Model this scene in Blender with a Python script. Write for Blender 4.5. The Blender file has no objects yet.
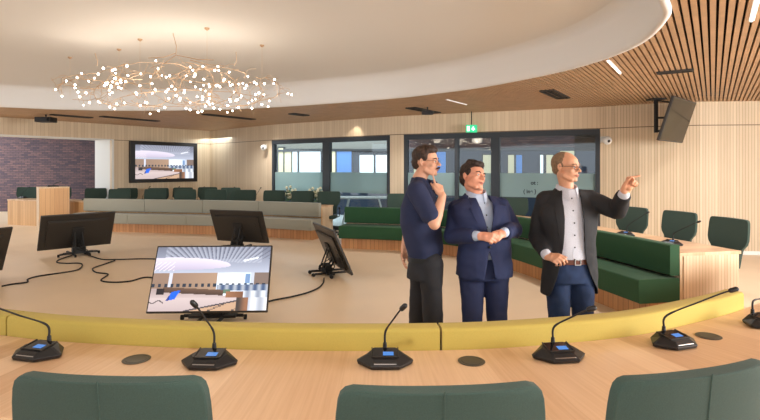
import bpy, bmesh, math, random
from mathutils import Vector, Matrix, noise
from mathutils.bvhtree import BVHTree
random.seed(7)
PI = math.pi
F, YH, H = 507.0, 168.0, 1.65          # focal length in pixels, horizon row, eye height
CEIL = 2.92
DISH = 3.33
scene = bpy.context.scene
COL = scene.collection

def P(px, py, h=0.0):                  # ground-truthing: pixel + height -> place in the room
    z = F*(H-h)/(py-YH)
    return Vector(((px-380)/F*z, z, h))
def W(px, py, z):                      # pixel + distance -> place in the room
    return Vector(((px-380)/F*z, z, H-(py-YH)*z/F))

# ------------------------------------------------------------------ materials
def s2l(c):
    return tuple(((v/12.92) if v <= .04045 else ((v+.055)/1.055)**2.4) for v in c)
def rgb(r, g, b):
    return s2l((r/255., g/255., b/255.))+(1.,)
def mat(name, col, rough=.6, metal=0., spec=.5, noise_amt=0., nscale=20., bump=0., bscale=80., emit=None, estr=0., sheen=0., coords='Object', stretch=(1, 1, 1), coat=0.):
    m = bpy.data.materials.new(name); m.use_nodes = True
    nt = m.node_tree; b = nt.nodes['Principled BSDF']
    b.inputs['Base Color'].default_value = col
    b.inputs['Roughness'].default_value = rough
    b.inputs['Metallic'].default_value = metal
    b.inputs['Specular IOR Level'].default_value = spec
    if sheen: b.inputs['Sheen Weight'].default_value = sheen
    if coat: b.inputs['Coat Weight'].default_value = coat
    tc = nt.nodes.new('ShaderNodeTexCoord'); mp = nt.nodes.new('ShaderNodeMapping')
    nt.links.new(tc.outputs[coords], mp.inputs[0]); mp.inputs['Scale'].default_value = stretch
    if noise_amt:
        n = nt.nodes.new('ShaderNodeTexNoise'); n.inputs['Scale'].default_value = nscale; n.inputs['Detail'].default_value = 4
        nt.links.new(mp.outputs[0], n.inputs['Vector'])
        r = nt.nodes.new('ShaderNodeValToRGB')
        r.color_ramp.elements[0].position = .3; r.color_ramp.elements[1].position = .7
        r.color_ramp.elements[0].color = tuple(c*(1-noise_amt) for c in col[:3])+(1,)
        r.color_ramp.elements[1].color = tuple(min(1, c*(1+noise_amt)) for c in col[:3])+(1,)
        nt.links.new(n.outputs['Fac'], r.inputs[0]); nt.links.new(r.outputs[0], b.inputs['Base Color'])
    if bump:
        n2 = nt.nodes.new('ShaderNodeTexNoise'); n2.inputs['Scale'].default_value = bscale; n2.inputs['Detail'].default_value = 3
        nt.links.new(mp.outputs[0], n2.inputs['Vector'])
        bp = nt.nodes.new('ShaderNodeBump'); bp.inputs['Strength'].default_value = bump; bp.inputs['Distance'].default_value = .01
        nt.links.new(n2.outputs['Fac'], bp.inputs['Height']); nt.links.new(bp.outputs[0], b.inputs['Normal'])
    if emit:
        b.inputs['Emission Color'].default_value = emit; b.inputs['Emission Strength'].default_value = estr
    return m

def wood_uv(name, c1, c2, rough=.45, strip=.06, grain=90., seam=None, groove=0., gcol=None):
    """wood whose grain follows v; strips of width `strip` metres along u get their own tone"""
    m = bpy.data.materials.new(name); m.use_nodes = True
    nt = m.node_tree; N = nt.nodes; L = nt.links; b = N['Principled BSDF']
    b.inputs['Roughness'].default_value = rough
    uv = N.new('ShaderNodeUVMap'); sep = N.new('ShaderNodeSeparateXYZ'); L.new(uv.outputs[0], sep.inputs[0])
    mp = N.new('ShaderNodeMapping'); mp.inputs['Scale'].default_value = (grain, 2.2, 1); L.new(uv.outputs[0], mp.inputs[0])
    n = N.new('ShaderNodeTexNoise'); n.inputs['Scale'].default_value = 1.; n.inputs['Detail'].default_value = 4; n.inputs['Distortion'].default_value = .3
    L.new(mp.outputs[0], n.inputs['Vector'])
    d = N.new('ShaderNodeMath'); d.operation = 'DIVIDE'; L.new(sep.outputs[0], d.inputs[0]); d.inputs[1].default_value = strip
    fl = N.new('ShaderNodeMath'); fl.operation = 'FLOOR'; L.new(d.outputs[0], fl.inputs[0])
    wn = N.new('ShaderNodeTexWhiteNoise'); wn.noise_dimensions = '1D'; L.new(fl.outputs[0], wn.inputs['W'])
    mx = N.new('ShaderNodeMath'); mx.operation = 'MULTIPLY_ADD'; L.new(wn.outputs['Value'], mx.inputs[0]); mx.inputs[1].default_value = .45
    sc = N.new('ShaderNodeMath'); sc.operation = 'MULTIPLY'; L.new(n.outputs['Fac'], sc.inputs[0]); sc.inputs[1].default_value = .55
    L.new(sc.outputs[0], mx.inputs[2])
    r = N.new('ShaderNodeValToRGB'); r.color_ramp.elements[0].position = .15; r.color_ramp.elements[1].position = .85
    r.color_ramp.elements[0].color = c1; r.color_ramp.elements[1].color = c2
    L.new(mx.outputs[0], r.inputs[0])
    out = r.outputs[0]
    def darken(maskout, colr):
        nonlocal out
        mi = N.new('ShaderNodeMix'); mi.data_type = 'RGBA'
        L.new(maskout, mi.inputs['Factor']); L.new(out, mi.inputs['A']); mi.inputs['B'].default_value = colr
        out = mi.outputs['Result']
    if groove:
        fr = N.new('ShaderNodeMath'); fr.operation = 'FRACT'; L.new(d.outputs[0], fr.inputs[0])
        lt = N.new('ShaderNodeMath'); lt.operation = 'LESS_THAN'; L.new(fr.outputs[0], lt.inputs[0]); lt.inputs[1].default_value = groove
        darken(lt.outputs[0], gcol)
    if seam:
        sb = N.new('ShaderNodeMath'); sb.operation = 'SUBTRACT'; L.new(sep.outputs[1], sb.inputs[0]); sb.inputs[1].default_value = seam
        ab = N.new('ShaderNodeMath'); ab.operation = 'ABSOLUTE'; L.new(sb.outputs[0], ab.inputs[0])
        lt = N.new('ShaderNodeMath'); lt.operation = 'LESS_THAN'; L.new(ab.outputs[0], lt.inputs[0]); lt.inputs[1].default_value = .008
        darken(lt.outputs[0], rgb(110, 90, 65))
    L.new(out, b.inputs['Base Color'])
    return m

def brick_mat():
    m = bpy.data.materials.new('dark brick'); m.use_nodes = True
    nt = m.node_tree; N = nt.nodes; L = nt.links; b = N['Principled BSDF']; b.inputs['Roughness'].default_value = .85
    uv = N.new('ShaderNodeUVMap')
    t = N.new('ShaderNodeTexBrick'); t.inputs['Scale'].default_value = 1.
    t.inputs['Color1'].default_value = rgb(112, 84, 84); t.inputs['Color2'].default_value = rgb(74, 60, 72)
    t.inputs['Mortar'].default_value = rgb(58, 54, 58); t.inputs['Brick Width'].default_value = .22; t.inputs['Row Height'].default_value = .066
    t.inputs['Mortar Size'].default_value = .009
    L.new(uv.outputs[0], t.inputs['Vector']); L.new(t.outputs['Color'], b.inputs['Base Color'])
    bp = N.new('ShaderNodeBump'); bp.inputs['Strength'].default_value = .4; bp.inputs['Distance'].default_value = .01; bp.invert = True
    L.new(t.outputs['Fac'], bp.inputs['Height']); L.new(bp.outputs[0], b.inputs['Normal'])
    return m

def glass_mat(name, tint, gloss):
    m = bpy.data.materials.new(name); m.use_nodes = True
    nt = m.node_tree; N = nt.nodes; L = nt.links; N.clear()
    o = N.new('ShaderNodeOutputMaterial'); t = N.new('ShaderNodeBsdfTransparent'); t.inputs[0].default_value = tint
    g = N.new('ShaderNodeBsdfGlossy'); g.inputs['Roughness'].default_value = .01
    x = N.new('ShaderNodeMixShader'); x.inputs[0].default_value = gloss
    L.new(t.outputs[0], x.inputs[1]); L.new(g.outputs[0], x.inputs[2]); L.new(x.outputs[0], o.inputs[0])
    return m
def frost_mat():
    m = bpy.data.materials.new('frosted film'); m.use_nodes = True
    nt = m.node_tree; N = nt.nodes; L = nt.links; N.clear()
    o = N.new('ShaderNodeOutputMaterial'); t = N.new('ShaderNodeBsdfTransparent'); t.inputs[0].default_value = (.8, .9, .9, 1)
    d = N.new('ShaderNodeBsdfDiffuse'); d.inputs[0].default_value = rgb(178, 198, 198)
    tr = N.new('ShaderNodeBsdfTranslucent'); tr.inputs[0].default_value = rgb(190, 215, 215)
    a = N.new('ShaderNodeMixShader'); a.inputs[0].default_value = .5
    L.new(d.outputs[0], a.inputs[1]); L.new(tr.outputs[0], a.inputs[2])
    x = N.new('ShaderNodeMixShader'); x.inputs[0].default_value = .8
    L.new(t.outputs[0], x.inputs[1]); L.new(a.outputs[0], x.inputs[2]); L.new(x.outputs[0], o.inputs[0])
    return m
def screen_mat(name, strength):
    m = bpy.data.materials.new(name); m.use_nodes = True
    nt = m.node_tree; b = nt.nodes['Principled BSDF']; b.inputs['Base Color'].default_value = (.01, .01, .01, 1); b.inputs['Roughness'].default_value = .25
    a = nt.nodes.new('ShaderNodeVertexColor'); a.layer_name = 'Picture'
    nt.links.new(a.outputs[0], b.inputs['Emission Color']); b.inputs['Emission Strength'].default_value = strength
    return m

M = {}
M['slat_wall'] = wood_uv('light oak battens', rgb(200, 180, 150), rgb(226, 208, 180), .5, .055, 60, seam=2.47, groove=.16, gcol=rgb(176, 154, 122))
M['wall_oak'] = wood_uv('oak wall panel', rgb(208, 188, 158), rgb(226, 208, 180), .5, .09, 60, seam=2.47, groove=.05, gcol=rgb(178, 150, 112))
M['desk_oak'] = wood_uv('light oak desk veneer', rgb(196, 154, 114), rgb(234, 200, 162), .38, .16, 75)
M['desk_front'] = wood_uv('oak desk front', rgb(198, 150, 100), rgb(226, 184, 132), .45, .1, 70, groove=.06, gcol=rgb(170, 122, 78))
M['pale_panel'] = wood_uv('pale oak panel', rgb(206, 178, 142), rgb(232, 208, 176), .5, .04, 80, groove=.15, gcol=rgb(188, 158, 122))
M['plinth'] = wood_uv('oak plinth', rgb(180, 124, 76), rgb(208, 154, 102), .5, .09, 60, groove=.1, gcol=rgb(150, 98, 58))
M['ceil_slat'] = mat('ceiling slat oak', rgb(186, 152, 118), .5, spec=.5, noise_amt=.1, nscale=6)
M['void'] = mat('black ceiling void', rgb(30, 24, 20), .95)
M['dish'] = mat('white plaster', rgb(230, 230, 230), .8)
M['white'] = mat('white paint', rgb(232, 234, 232), .7)
M['floor'] = mat('beige vinyl floor', rgb(230, 206, 176), .38, noise_amt=.03, nscale=1.5, bump=.02, bscale=200)
M['corridor_floor'] = mat('pale corridor floor', rgb(205, 212, 214), .5, noise_amt=.03)
M['brick'] = brick_mat()
M['frame'] = mat('anthracite window frame', rgb(42, 50, 58), .5)
M['glass'] = glass_mat('window glass', (.88, .93, .94, 1), .045)
M['frost'] = frost_mat()
M['navy'] = mat('navy facade', rgb(52, 64, 84), .7)
M['grey'] = mat('grey corridor ceiling', rgb(120, 120, 116), .8)
M['darkduct'] = mat('dark bulkhead', rgb(28, 28, 30), .7)
M['daylit'] = mat('daylit pane', rgb(200, 215, 225), .5, emit=rgb(222, 238, 246), estr=.75)
M['bluepane'] = mat('blue pane', rgb(70, 120, 190), .4, emit=rgb(80, 135, 205), estr=.28)
M['creampane'] = mat('cream lit blind', rgb(220, 210, 175), .6, emit=rgb(215, 208, 170), estr=.22)
M['greyfab'] = mat('sage grey upholstery', rgb(156, 155, 141), .9, noise_amt=.06, nscale=150, bump=.15, bscale=400, sheen=.2)
M['greenfab'] = mat('bottle green upholstery', rgb(30, 74, 43), .85, noise_amt=.1, nscale=150, bump=.15, bscale=400, sheen=.04)
M['yellow'] = mat('mustard yellow upholstery', rgb(188, 167, 80), .85, noise_amt=.05, nscale=220, bump=.12, bscale=500, sheen=.05)
M['chairfab'] = mat('dark green woven fabric', rgb(50, 69, 61), .92, noise_amt=.12, nscale=260, bump=.2, bscale=600, sheen=.05)
M['black'] = mat('black plastic', rgb(22, 22, 24), .42)
M['blackmat'] = mat('matt black metal', rgb(26, 26, 27), .6, bump=.05)
M['charcoal'] = mat('dark grey plastic back', rgb(44, 40, 36), .38)
M['rubber'] = mat('black rubber', rgb(18, 18, 18), .8)
M['steel'] = mat('brushed steel', rgb(190, 190, 190), .3, metal=1.)
M['grommet'] = mat('brown grey cable cover', rgb(74, 70, 62), .45, metal=.3)
M['screenglass'] = mat('display glass', rgb(14, 14, 18), .08)
M['offglass'] = mat('switched off display glass', rgb(42, 36, 22), .1, spec=.15)
M['blueicon'] = mat('blue icon', rgb(60, 110, 180), .4, emit=rgb(70, 130, 205), estr=.35)
M['copper'] = mat('copper wire', rgb(200, 170, 140), .4, metal=.5)
M['bulb'] = mat('glowing bulb', rgb(255, 240, 220), .4, emit=(1., .86, .68, 1), estr=10.)
M['lamp'] = mat('linear lamp', rgb(255, 255, 255), .4, emit=(1., .96, .9, 1), estr=4.)
M['dimlamp'] = mat('dimmed linear lamp', rgb(200, 200, 195), .4, emit=(1., .97, .92, 1), estr=.35)
M['vent'] = mat('dark diffuser', rgb(52, 48, 44), .6)
M['exit'] = mat('green exit sign', rgb(20, 160, 110), .4, emit=rgb(25, 175, 115), estr=.7)
M['exitw'] = mat('white pictogram', rgb(240, 255, 250), .4, emit=rgb(215, 250, 235), estr=.9)
M['skin1'] = mat('light skin', rgb(226, 170, 140), .5, noise_amt=.06, nscale=30, bump=.05, bscale=200)
M['skin2'] = mat('ruddy skin', rgb(230, 162, 132), .5, noise_amt=.08, nscale=30, bump=.05, bscale=200)
M['skin3'] = mat('tanned skin', rgb(222, 164, 130), .5, noise_amt=.07, nscale=30, bump=.05, bscale=200)
M['hair_brown'] = mat('brown hair', rgb(60, 40, 28), .6, noise_amt=.4, nscale=60, bump=.8, bscale=120, stretch=(1, 1, .25))
M['hair_dark'] = mat('dark brown hair', rgb(50, 34, 26), .6, noise_amt=.4, nscale=60, bump=.8, bscale=120)
M['hair_grey'] = mat('short grey brown hair', rgb(140, 112, 86), .75, noise_amt=.3, nscale=90, bump=.5, bscale=200)
M['eye'] = mat('eye white', rgb(225, 220, 212), .3)
M['iris'] = mat('dark iris', rgb(50, 44, 40), .3)
M['lip1'] = mat('lips', rgb(186, 112, 98), .5)
M['polo'] = mat('navy polo knit', rgb(38, 46, 78), .85, noise_amt=.08, nscale=200, bump=.1, bscale=300)
M['blacktrouser'] = mat('charcoal chinos', rgb(42, 42, 46), .85, noise_amt=.08, nscale=150, bump=.1, bscale=250)
M['navysuit'] = mat('navy suit wool', rgb(38, 48, 86), .8, noise_amt=.08, nscale=200, bump=.08, bscale=300)
M['blackjacket'] = mat('black blazer wool', rgb(34, 34, 37), .8, noise_amt=.1, nscale=200, bump=.08, bscale=300)
M['jeans'] = mat('blue denim', rgb(32, 52, 88), .85, noise_amt=.2, nscale=14, bump=.12, bscale=400)
M['blueshirt'] = mat('pale blue shirt', rgb(190, 204, 226), .8, noise_amt=.03, nscale=200)
M['whiteshirt'] = mat('pale grey patterned shirt', rgb(206, 208, 218), .8, noise_amt=.12, nscale=260)
M['leather'] = mat('brown leather', rgb(96, 48, 28), .45)
M['blackleather'] = mat('black leather', rgb(20, 19, 20), .35)
M['leaf'] = mat('green leaf', rgb(72, 112, 60), .6, noise_amt=.2, nscale=10)
M['blossom'] = mat('cream blossom', rgb(228, 224, 196), .7)
M['ink'] = mat('dark lettering', rgb(48, 56, 62), .6)

# ------------------------------------------------------------------ mesh collector
class MB:
    def __init__(s): s.v = []; s.f = []; s.uv = {}; s.col = {}; s.mi = {}
    def add(s, vs, fs, uvs=None):
        o = len(s.v); s.v += [Vector(p) for p in vs]
        for i, f in enumerate(fs):
            if uvs: s.uv[len(s.f)] = uvs[i]
            s.f.append([o+k for k in f])
    def box(s, c, d, R=None):
        x, y, z = d[0]/2, d[1]/2, d[2]/2
        vs = [Vector((a*x, b*y, e*z)) for a in (-1, 1) for b in (-1, 1) for e in (-1, 1)]
        if R is not None: vs = [R @ v for v in vs]
        c = Vector(c); fs = [(0, 1, 3, 2), (4, 6, 7, 5), (0, 4, 5, 1), (2, 3, 7, 6), (0, 2, 6, 4), (1, 5, 7, 3)]
        s.add([v+c for v in vs], fs); return s
    def tube(s, pts, rad, n=10, cap=True):
        pts = [Vector(p) for p in pts]; k = len(pts)
        if not isinstance(rad, (list, tuple)): rad = [rad]*k
        prev = None; rings = []
        for i, p in enumerate(pts):
            t = (pts[min(i+1, k-1)]-pts[max(i-1, 0)])
            t = t.normalized() if t.length > 1e-9 else Vector((0, 0, 1))
            if prev is None:
                a = t.cross(Vector((0, 0, 1)));  a = a if a.length > .05 else t.cross(Vector((1, 0, 0)))
            else: a = prev-t*prev.dot(t)
            a.normalize(); prev = a; b = t.cross(a)
            rings.append([p+(a*math.cos(2*PI*j/n)+b*math.sin(2*PI*j/n))*rad[i] for j in range(n)])
        vs = [v for r in rings for v in r]; fs = []
        for i in range(k-1):
            for j in range(n):
                fs.append((i*n+j, i*n+(j+1) % n, (i+1)*n+(j+1) % n, (i+1)*n+j))
        if cap: fs.append(tuple(reversed(range(n)))); fs.append(tuple((k-1)*n+j for j in range(n)))
        s.add(vs, fs); return s
    def lathe(s, prof, n=24, c=(0, 0, 0), R=None):
        c = Vector(c); vs = []; fs = []
        for (r, z) in prof:
            for j in range(n):
                v = Vector((r*math.cos(2*PI*j/n), r*math.sin(2*PI*j/n), z)); vs.append((R @ v if R is not None else v)+c)
        k = len(prof)
        for i in range(k-1):
            for j in range(n): fs.append((i*n+j, i*n+(j+1) % n, (i+1)*n+(j+1) % n, (i+1)*n+j))
        fs.append(tuple(reversed(range(n)))); fs.append(tuple((k-1)*n+j for j in range(n)))
        s.add(vs, fs); return s
    def ell(s, c, r, R=None, n=16, m=10):
        c = Vector(c); vs = []; fs = []
        if not isinstance(r, (tuple, list)): r = (r, r, r)
        vs.append(Vector((0, 0, -r[2])))
        for i in range(1, m):
            a = -PI/2+PI*i/m
            for j in range(n):
                t = 2*PI*j/n; vs.append(Vector((r[0]*math.cos(a)*math.cos(t), r[1]*math.cos(a)*math.sin(t), r[2]*math.sin(a))))
        vs.append(Vector((0, 0, r[2])))
        for j in range(n): fs.append((0, 1+(j+1) % n, 1+j))
        for i in range(m-2):
            for j in range(n): fs.append((1+i*n+j, 1+i*n+(j+1) % n, 1+(i+1)*n+(j+1) % n, 1+(i+1)*n+j))
        L = len(vs)-1
        for j in range(n): fs.append((L, 1+(m-2)*n+j, 1+(m-2)*n+(j+1) % n))
        s.add([(R @ v if R is not None else v)+c for v in vs], fs); return s
    def caps(s, pts, rads, n=14):          # chain of tapered capsules
        pts = [Vector(p) for p in pts]
        if not isinstance(rads, (list, tuple)): rads = [rads]*len(pts)
        for p, r in zip(pts, rads): s.ell(p, r, n=n, m=8)
        for i in range(len(pts)-1):
            if (pts[i+1]-pts[i]).length > 1e-4: s.tube([pts[i], pts[i+1]], [rads[i]*.985, rads[i+1]*.985], n)
        return s
    def prism(s, poly, z0, z1, R=None, c=(0, 0, 0)):
        n = len(poly); c = Vector(c)
        vs = [Vector((x, y, z0)) for x, y in poly]+[Vector((x, y, z1)) for x, y in poly]
        vs = [(R @ v if R is not None else v)+c for v in vs]
        fs = [tuple(reversed(range(n))), tuple(range(n, 2*n))]+[(i, (i+1) % n, n+(i+1) % n, n+i) for i in range(n)]
        s.add(vs, fs); return s
    def build(s, name, material, parent=None, smooth=False, bevel=0., local=False, seg=2, subsurf=0, sharp=None):
        """vertices are in room coordinates unless local=True; they are brought into the parent's frame"""
        me = bpy.data.meshes.new(name)
        vs = s.v
        if parent is not None and not local:
            X = Matrix.LocRotScale(parent.location, parent.rotation_euler, parent.scale)
            p = parent.parent
            while p is not None:
                X = Matrix.LocRotScale(p.location, p.rotation_euler, p.scale) @ X; p = p.parent
            X = X.inverted(); vs = [X @ v for v in vs]
        me.from_pydata([tuple(v) for v in vs], [], s.f)
        if s.uv:
            ul = me.uv_layers.new(name='UVMap')
            for i, pl in enumerate(me.polygons):
                if i in s.uv:
                    for k, li in enumerate(pl.loop_indices): ul.data[li].uv = s.uv[i][k]
        if s.col:
            ca = me.color_attributes.new('Picture', 'FLOAT_COLOR', 'CORNER')
            for i, pl in enumerate(me.polygons):
                for li in pl.loop_indices: ca.data[li].color = s.col.get(i, (0, 0, 0, 1))
        mats = material if isinstance(material, (list, tuple)) else [material]
        for mm in mats: me.materials.append(mm)
        for i, k in s.mi.items(): me.polygons[i].material_index = k
        if not s.uv and not s.col:
            bm = bmesh.new(); bm.from_mesh(me); bmesh.ops.recalc_face_normals(bm, faces=bm.faces); bm.to_mesh(me); bm.free()
        if smooth: me.shade_smooth()
        o = bpy.data.objects.new(name, me); COL.objects.link(o)
        if parent is not None: o.parent = parent
        if bevel:
            b = o.modifiers.new('b', 'BEVEL'); b.width = bevel; b.segments = seg; b.limit_method = 'ANGLE'; b.angle_limit = .6
        if subsurf:
            b = o.modifiers.new('s', 'SUBSURF'); b.levels = subsurf; b.render_levels = subsurf
        if smooth and sharp: me.set_sharp_from_angle(angle=sharp)
        return o

def thing(name, label, cat, loc=(0, 0, 0), rz=0., group=None):
    o = bpy.data.objects.new(name, None); COL.objects.link(o); o.location = loc; o.rotation_euler = (0, 0, rz)
    o.empty_display_size = .1
    return tag(o, label, cat, group)
def tag(o, label, cat, group=None, kind=None):
    o['label'] = label; o['category'] = cat
    if group: o['group'] = group
    if kind: o['kind'] = kind
    return o
def struct(o): o['kind'] = 'structure'; return o
def dup(root, loc, rz, label, group=None, skip='#'):
    def cp(o, par):
        c = o.copy(); COL.objects.link(c)
        if par is not None: c.parent = par
        for ch in kids.get(o.name, []): cp(ch, c)
        return c
    kids = {}
    for o in list(bpy.data.objects):
        if o.parent and not o.name.startswith(skip): kids.setdefault(o.parent.name, []).append(o)
    r = cp(root, None); r.location = loc; r.rotation_euler = (0, 0, rz); r['label'] = label
    if group: r['group'] = group
    return r

# ------------------------------------------------------------------ curves
def catmull(pts, sub=8, closed=False):
    pts = [Vector(p) for p in pts]; n = len(pts); out = []
    rng = n if closed else n-1
    for i in range(rng):
        if closed: p0, p1, p2, p3 = pts[i-1], pts[i], pts[(i+1) % n], pts[(i+2) % n]
        else: p0, p1, p2, p3 = pts[max(i-1, 0)], pts[i], pts[i+1], pts[min(i+2, n-1)]
        for k in range(sub):
            t = k/sub
            out.append(.5*((2*p1)+(p2-p0)*t+(2*p0-5*p1+4*p2-p3)*t*t+(3*p1-p0-3*p2+p3)*t**3))
    if not closed: out.append(pts[-1].copy())
    return out
class Curve2:
    """plan curve with arc length; offset(+) is to the side `side` of travel"""
    def __init__(s, pts, side=1, sub=10):
        s.p = [v.to_2d() if len(v) == 3 else v for v in catmull([(x, y, 0) for x, y in pts], sub)]
        s.L = [0.]
        for a, b in zip(s.p, s.p[1:]): s.L.append(s.L[-1]+(b-a).length)
        s.side = side; s.n = []
        for i in range(len(s.p)):
            t = (s.p[min(i+1, len(s.p)-1)]-s.p[max(i-1, 0)]).normalized(); s.n.append(Vector((t.y, -t.x))*side)
    def at(s, l, off=0.):
        l = max(0., min(s.L[-1], l))
        for i in range(len(s.L)-1):
            if l <= s.L[i+1]+1e-9:
                t = (l-s.L[i])/(s.L[i+1]-s.L[i]); return s.p[i].lerp(s.p[i+1], t)+s.n[i].lerp(s.n[i+1], t).normalized()*off
    def normal(s, l):
        return (s.at(l, 1.)-s.at(l, 0.)).normalized()
    def find_px(s, px):                      # arc length where the curve meets the ray of pixel column px
        best = None
        for k in range(2001):
            l = s.L[-1]*k/2000; q = s.at(l); d = abs(380+F*q.x/q.y-px) if q.y > .1 else 1e9
            if best is None or d < best[0]: best = (d, l)
        return best[1]
def sweep(mb, cv, prof, l0, l1, step=.12, uvmode='v'):
    """closed profile [(offset, height)] swept along the curve between arc lengths l0..l1"""
    n = max(2, int(abs(l1-l0)/step)+1); m = len(prof); vs = []
    per = [0.]
    for i in range(m):
        a = prof[i]; b = prof[(i+1) % m]; per.append(per[-1]+math.hypot(b[0]-a[0], b[1]-a[1]))
    ls = [l0+(l1-l0)*k/(n-1) for k in range(n)]
    for l in ls:
        for (o, h) in prof:
            q = cv.at(l, o); vs.append((q.x, q.y, h))
    fs = []; uvs = []
    for k in range(n-1):
        for j in range(m):
            a, b = k*m+j, k*m+(j+1) % m; c, d = (k+1)*m+(j+1) % m, (k+1)*m+j
            fs.append((a, b, c, d)); uvs.append([(ls[k], per[j]), (ls[k], per[j+1]), (ls[k+1], per[j+1]), (ls[k+1], per[j])])
    for k, rev in ((0, True), (n-1, False)):
        f = [k*m+j for j in range(m)]; u = [(prof[j][0], prof[j][1]) for j in range(m)]
        if rev: f.reverse(); u.reverse()
        fs.append(tuple(f)); uvs.append(u)
    mb.add(vs, fs, uvs)
    return mb
def rr(o0, o1, h0, h1, r=.02):             # rounded rectangle profile
    out = []
    for cx, cy, a0 in ((o1-r, h1-r, 0), (o0+r, h1-r, 90), (o0+r, h0+r, 180), (o1-r, h0+r, 270)):
        for k in range(4):
            a = math.radians(a0+30*k); out.append((cx+r*math.cos(a), cy+r*math.sin(a)))
    return out
def rect(o0, o1, h0, h1): return [(o1, h0), (o1, h1), (o0, h1), (o0, h0)]

# ------------------------------------------------------------------ room shell
def wallstrip(mb, pts, z0, z1, th=.12, u0=0.):
    """vertical wall along plan points; thickness goes to the left of travel (outwards)"""
    u = u0
    for i in range(len(pts)-1):
        a = Vector(pts[i]); b = Vector(pts[i+1]); t = (b-a).normalized(); n = Vector((-t.y, t.x))*th; L = (b-a).length
        q = [a, b, b+n, a+n]
        vs = [(p.x, p.y, z0) for p in q]+[(p.x, p.y, z1) for p in q]
        fs = [(0, 1, 5, 4), (2, 3, 7, 6), (1, 2, 6, 5), (3, 0, 4, 7), (4, 5, 6, 7), (3, 2, 1, 0)]
        uu = [(u, z0), (u+L, z0), (u+L, z1), (u, z1)]
        uvs = [uu, uu, [(u, z0), (u+th, z0), (u+th, z1), (u, z1)]]+[[(u, z0), (u+th, z0), (u+th, z1), (u, z1)], [(u, z1)]*4, [(u, z0)]*4]
        mb.add(vs, fs, uvs); u += L
    return u
def X(px, z): return ((px-380)/F*z, z)
jamb = (-7.83, 14.8); corner = (-5.83, 17.4)
WL = [(-13.0, 8.07), jamb, corner]
w272, w390, w404, w600 = X(272, 14.87), X(390, 12.55), X(404, 12.35), X(600, 10.52)
right_end = [X(600, 10.52), X(640, 10.12), X(700, 9.72), X(760, 9.62), (11.5, 9.8)]

mb = MB(); wallstrip(mb, [WL[1], WL[2]], 0, CEIL+.1); wallstrip(mb, [WL[0], WL[1]], 2.49, CEIL+.1, u0=-9)
struct(mb.build('wall_left', M['wall_oak']))
mb = MB()
u = wallstrip(mb, [corner, w272], 0, CEIL+.1)
u = wallstrip(mb, [w272, w390], 2.455, CEIL+.1, u0=u)
u = wallstrip(mb, [w390, w404], 0, CEIL+.1, u0=u)
u = wallstrip(mb, [w404, w600], 2.455, CEIL+.1, u0=u)
struct(mb.build('wall_back', M['wall_oak']))
mb = MB(); wallstrip(mb, right_end, 0, CEIL+.1)
struct(mb.build('wall_right', M['slat_wall']))
mb = MB()
for i in range(len(right_end)-1):
    a = Vector(right_end[i]); b = Vector(right_end[i+1]); t = (b-a).normalized(); n = Vector((t.y, -t.x))*.012
    mb.add([(p.x, p.y, z) for z in (0.0, .07) for p in (a, b, b+n, a+n)], [(0, 1, 5, 4), (1, 2, 6, 5), (2, 3, 7, 6), (3, 0, 4, 7), (4, 5, 6, 7)])
struct(mb.build('baseboard_right', M['white']))
# white reveal of the opening on the left
ju = Vector(jamb)-Vector(WL[0]); jl = ju.length; ju.normalize(); jn = Vector((-ju.y, ju.x))
mb = MB()
a = Vector(jamb)+ju*.002-jn*.005
q = [a, a+ju*.06, a+ju*.06+jn*1.1, a+jn*1.1]
mb.prism([(p.x, p.y) for p in q], 0, 2.49)
a = Vector(WL[0])+jn*.125; b = Vector(jamb)+jn*.125
q = [a, b, b+jn*1.0, a+jn*1.0]
mb.prism([(p.x, p.y) for p in q], 2.49, 2.62)
a = Vector(WL[0])-jn*.004; b = Vector(jamb)-jn*.004
q = [a, b, b+jn*.13, a+jn*.13]
mb.prism([(p.x, p.y) for p in q], 2.47, 2.492)
struct(mb.build('trim_1', M['white']))
# brick wall beyond the opening
mb = MB(); wallstrip(mb, [(-26., 19.2), (-9.2, 19.2)], 0, 3.6); struct(mb.build('wall_brick', M['brick']))
mb = MB()
mb.add([(-30, 8, 3.6), (-9.2, 8, 3.6), (-9.2, 19.2, 3.6), (-30, 19.2, 3.6)], [(0, 1, 2, 3)])
mb.v[1].x = -13.4
mb.v = [Vector(v) for v in ((-30, 8, 3.6), (-14, 8, 3.6), (-8.6, 15.6, 3.6), (-8.6, 19.2, 3.6), (-30, 19.2, 3.6))]; mb.f = [[0, 1, 2, 3, 4]]
struct(mb.build('ceiling_annexe', M['white']))

# floors
mb = MB(); mb.box((-1, 6.5, -.05), (30, 26, .1)); struct(mb.build('floor', M['floor']))
mb = MB()
mb.v = [Vector(v) for v in ((w272[0]-3, w272[1]+3.1, .004), (w272[0]+.1, w272[1]+.12, .004), (w390[0], w390[1]+.15, .004), (w404[0], w404[1]+.15, .004), (w600[0]+.1, w600[1]+.15, .004), (9, 11.5, .004), (9, 19.4, .004), (-9, 19.4, .004))]
mb.f = [list(range(8))]
struct(mb.build('floor_corridor', M['corridor_floor']))

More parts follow.
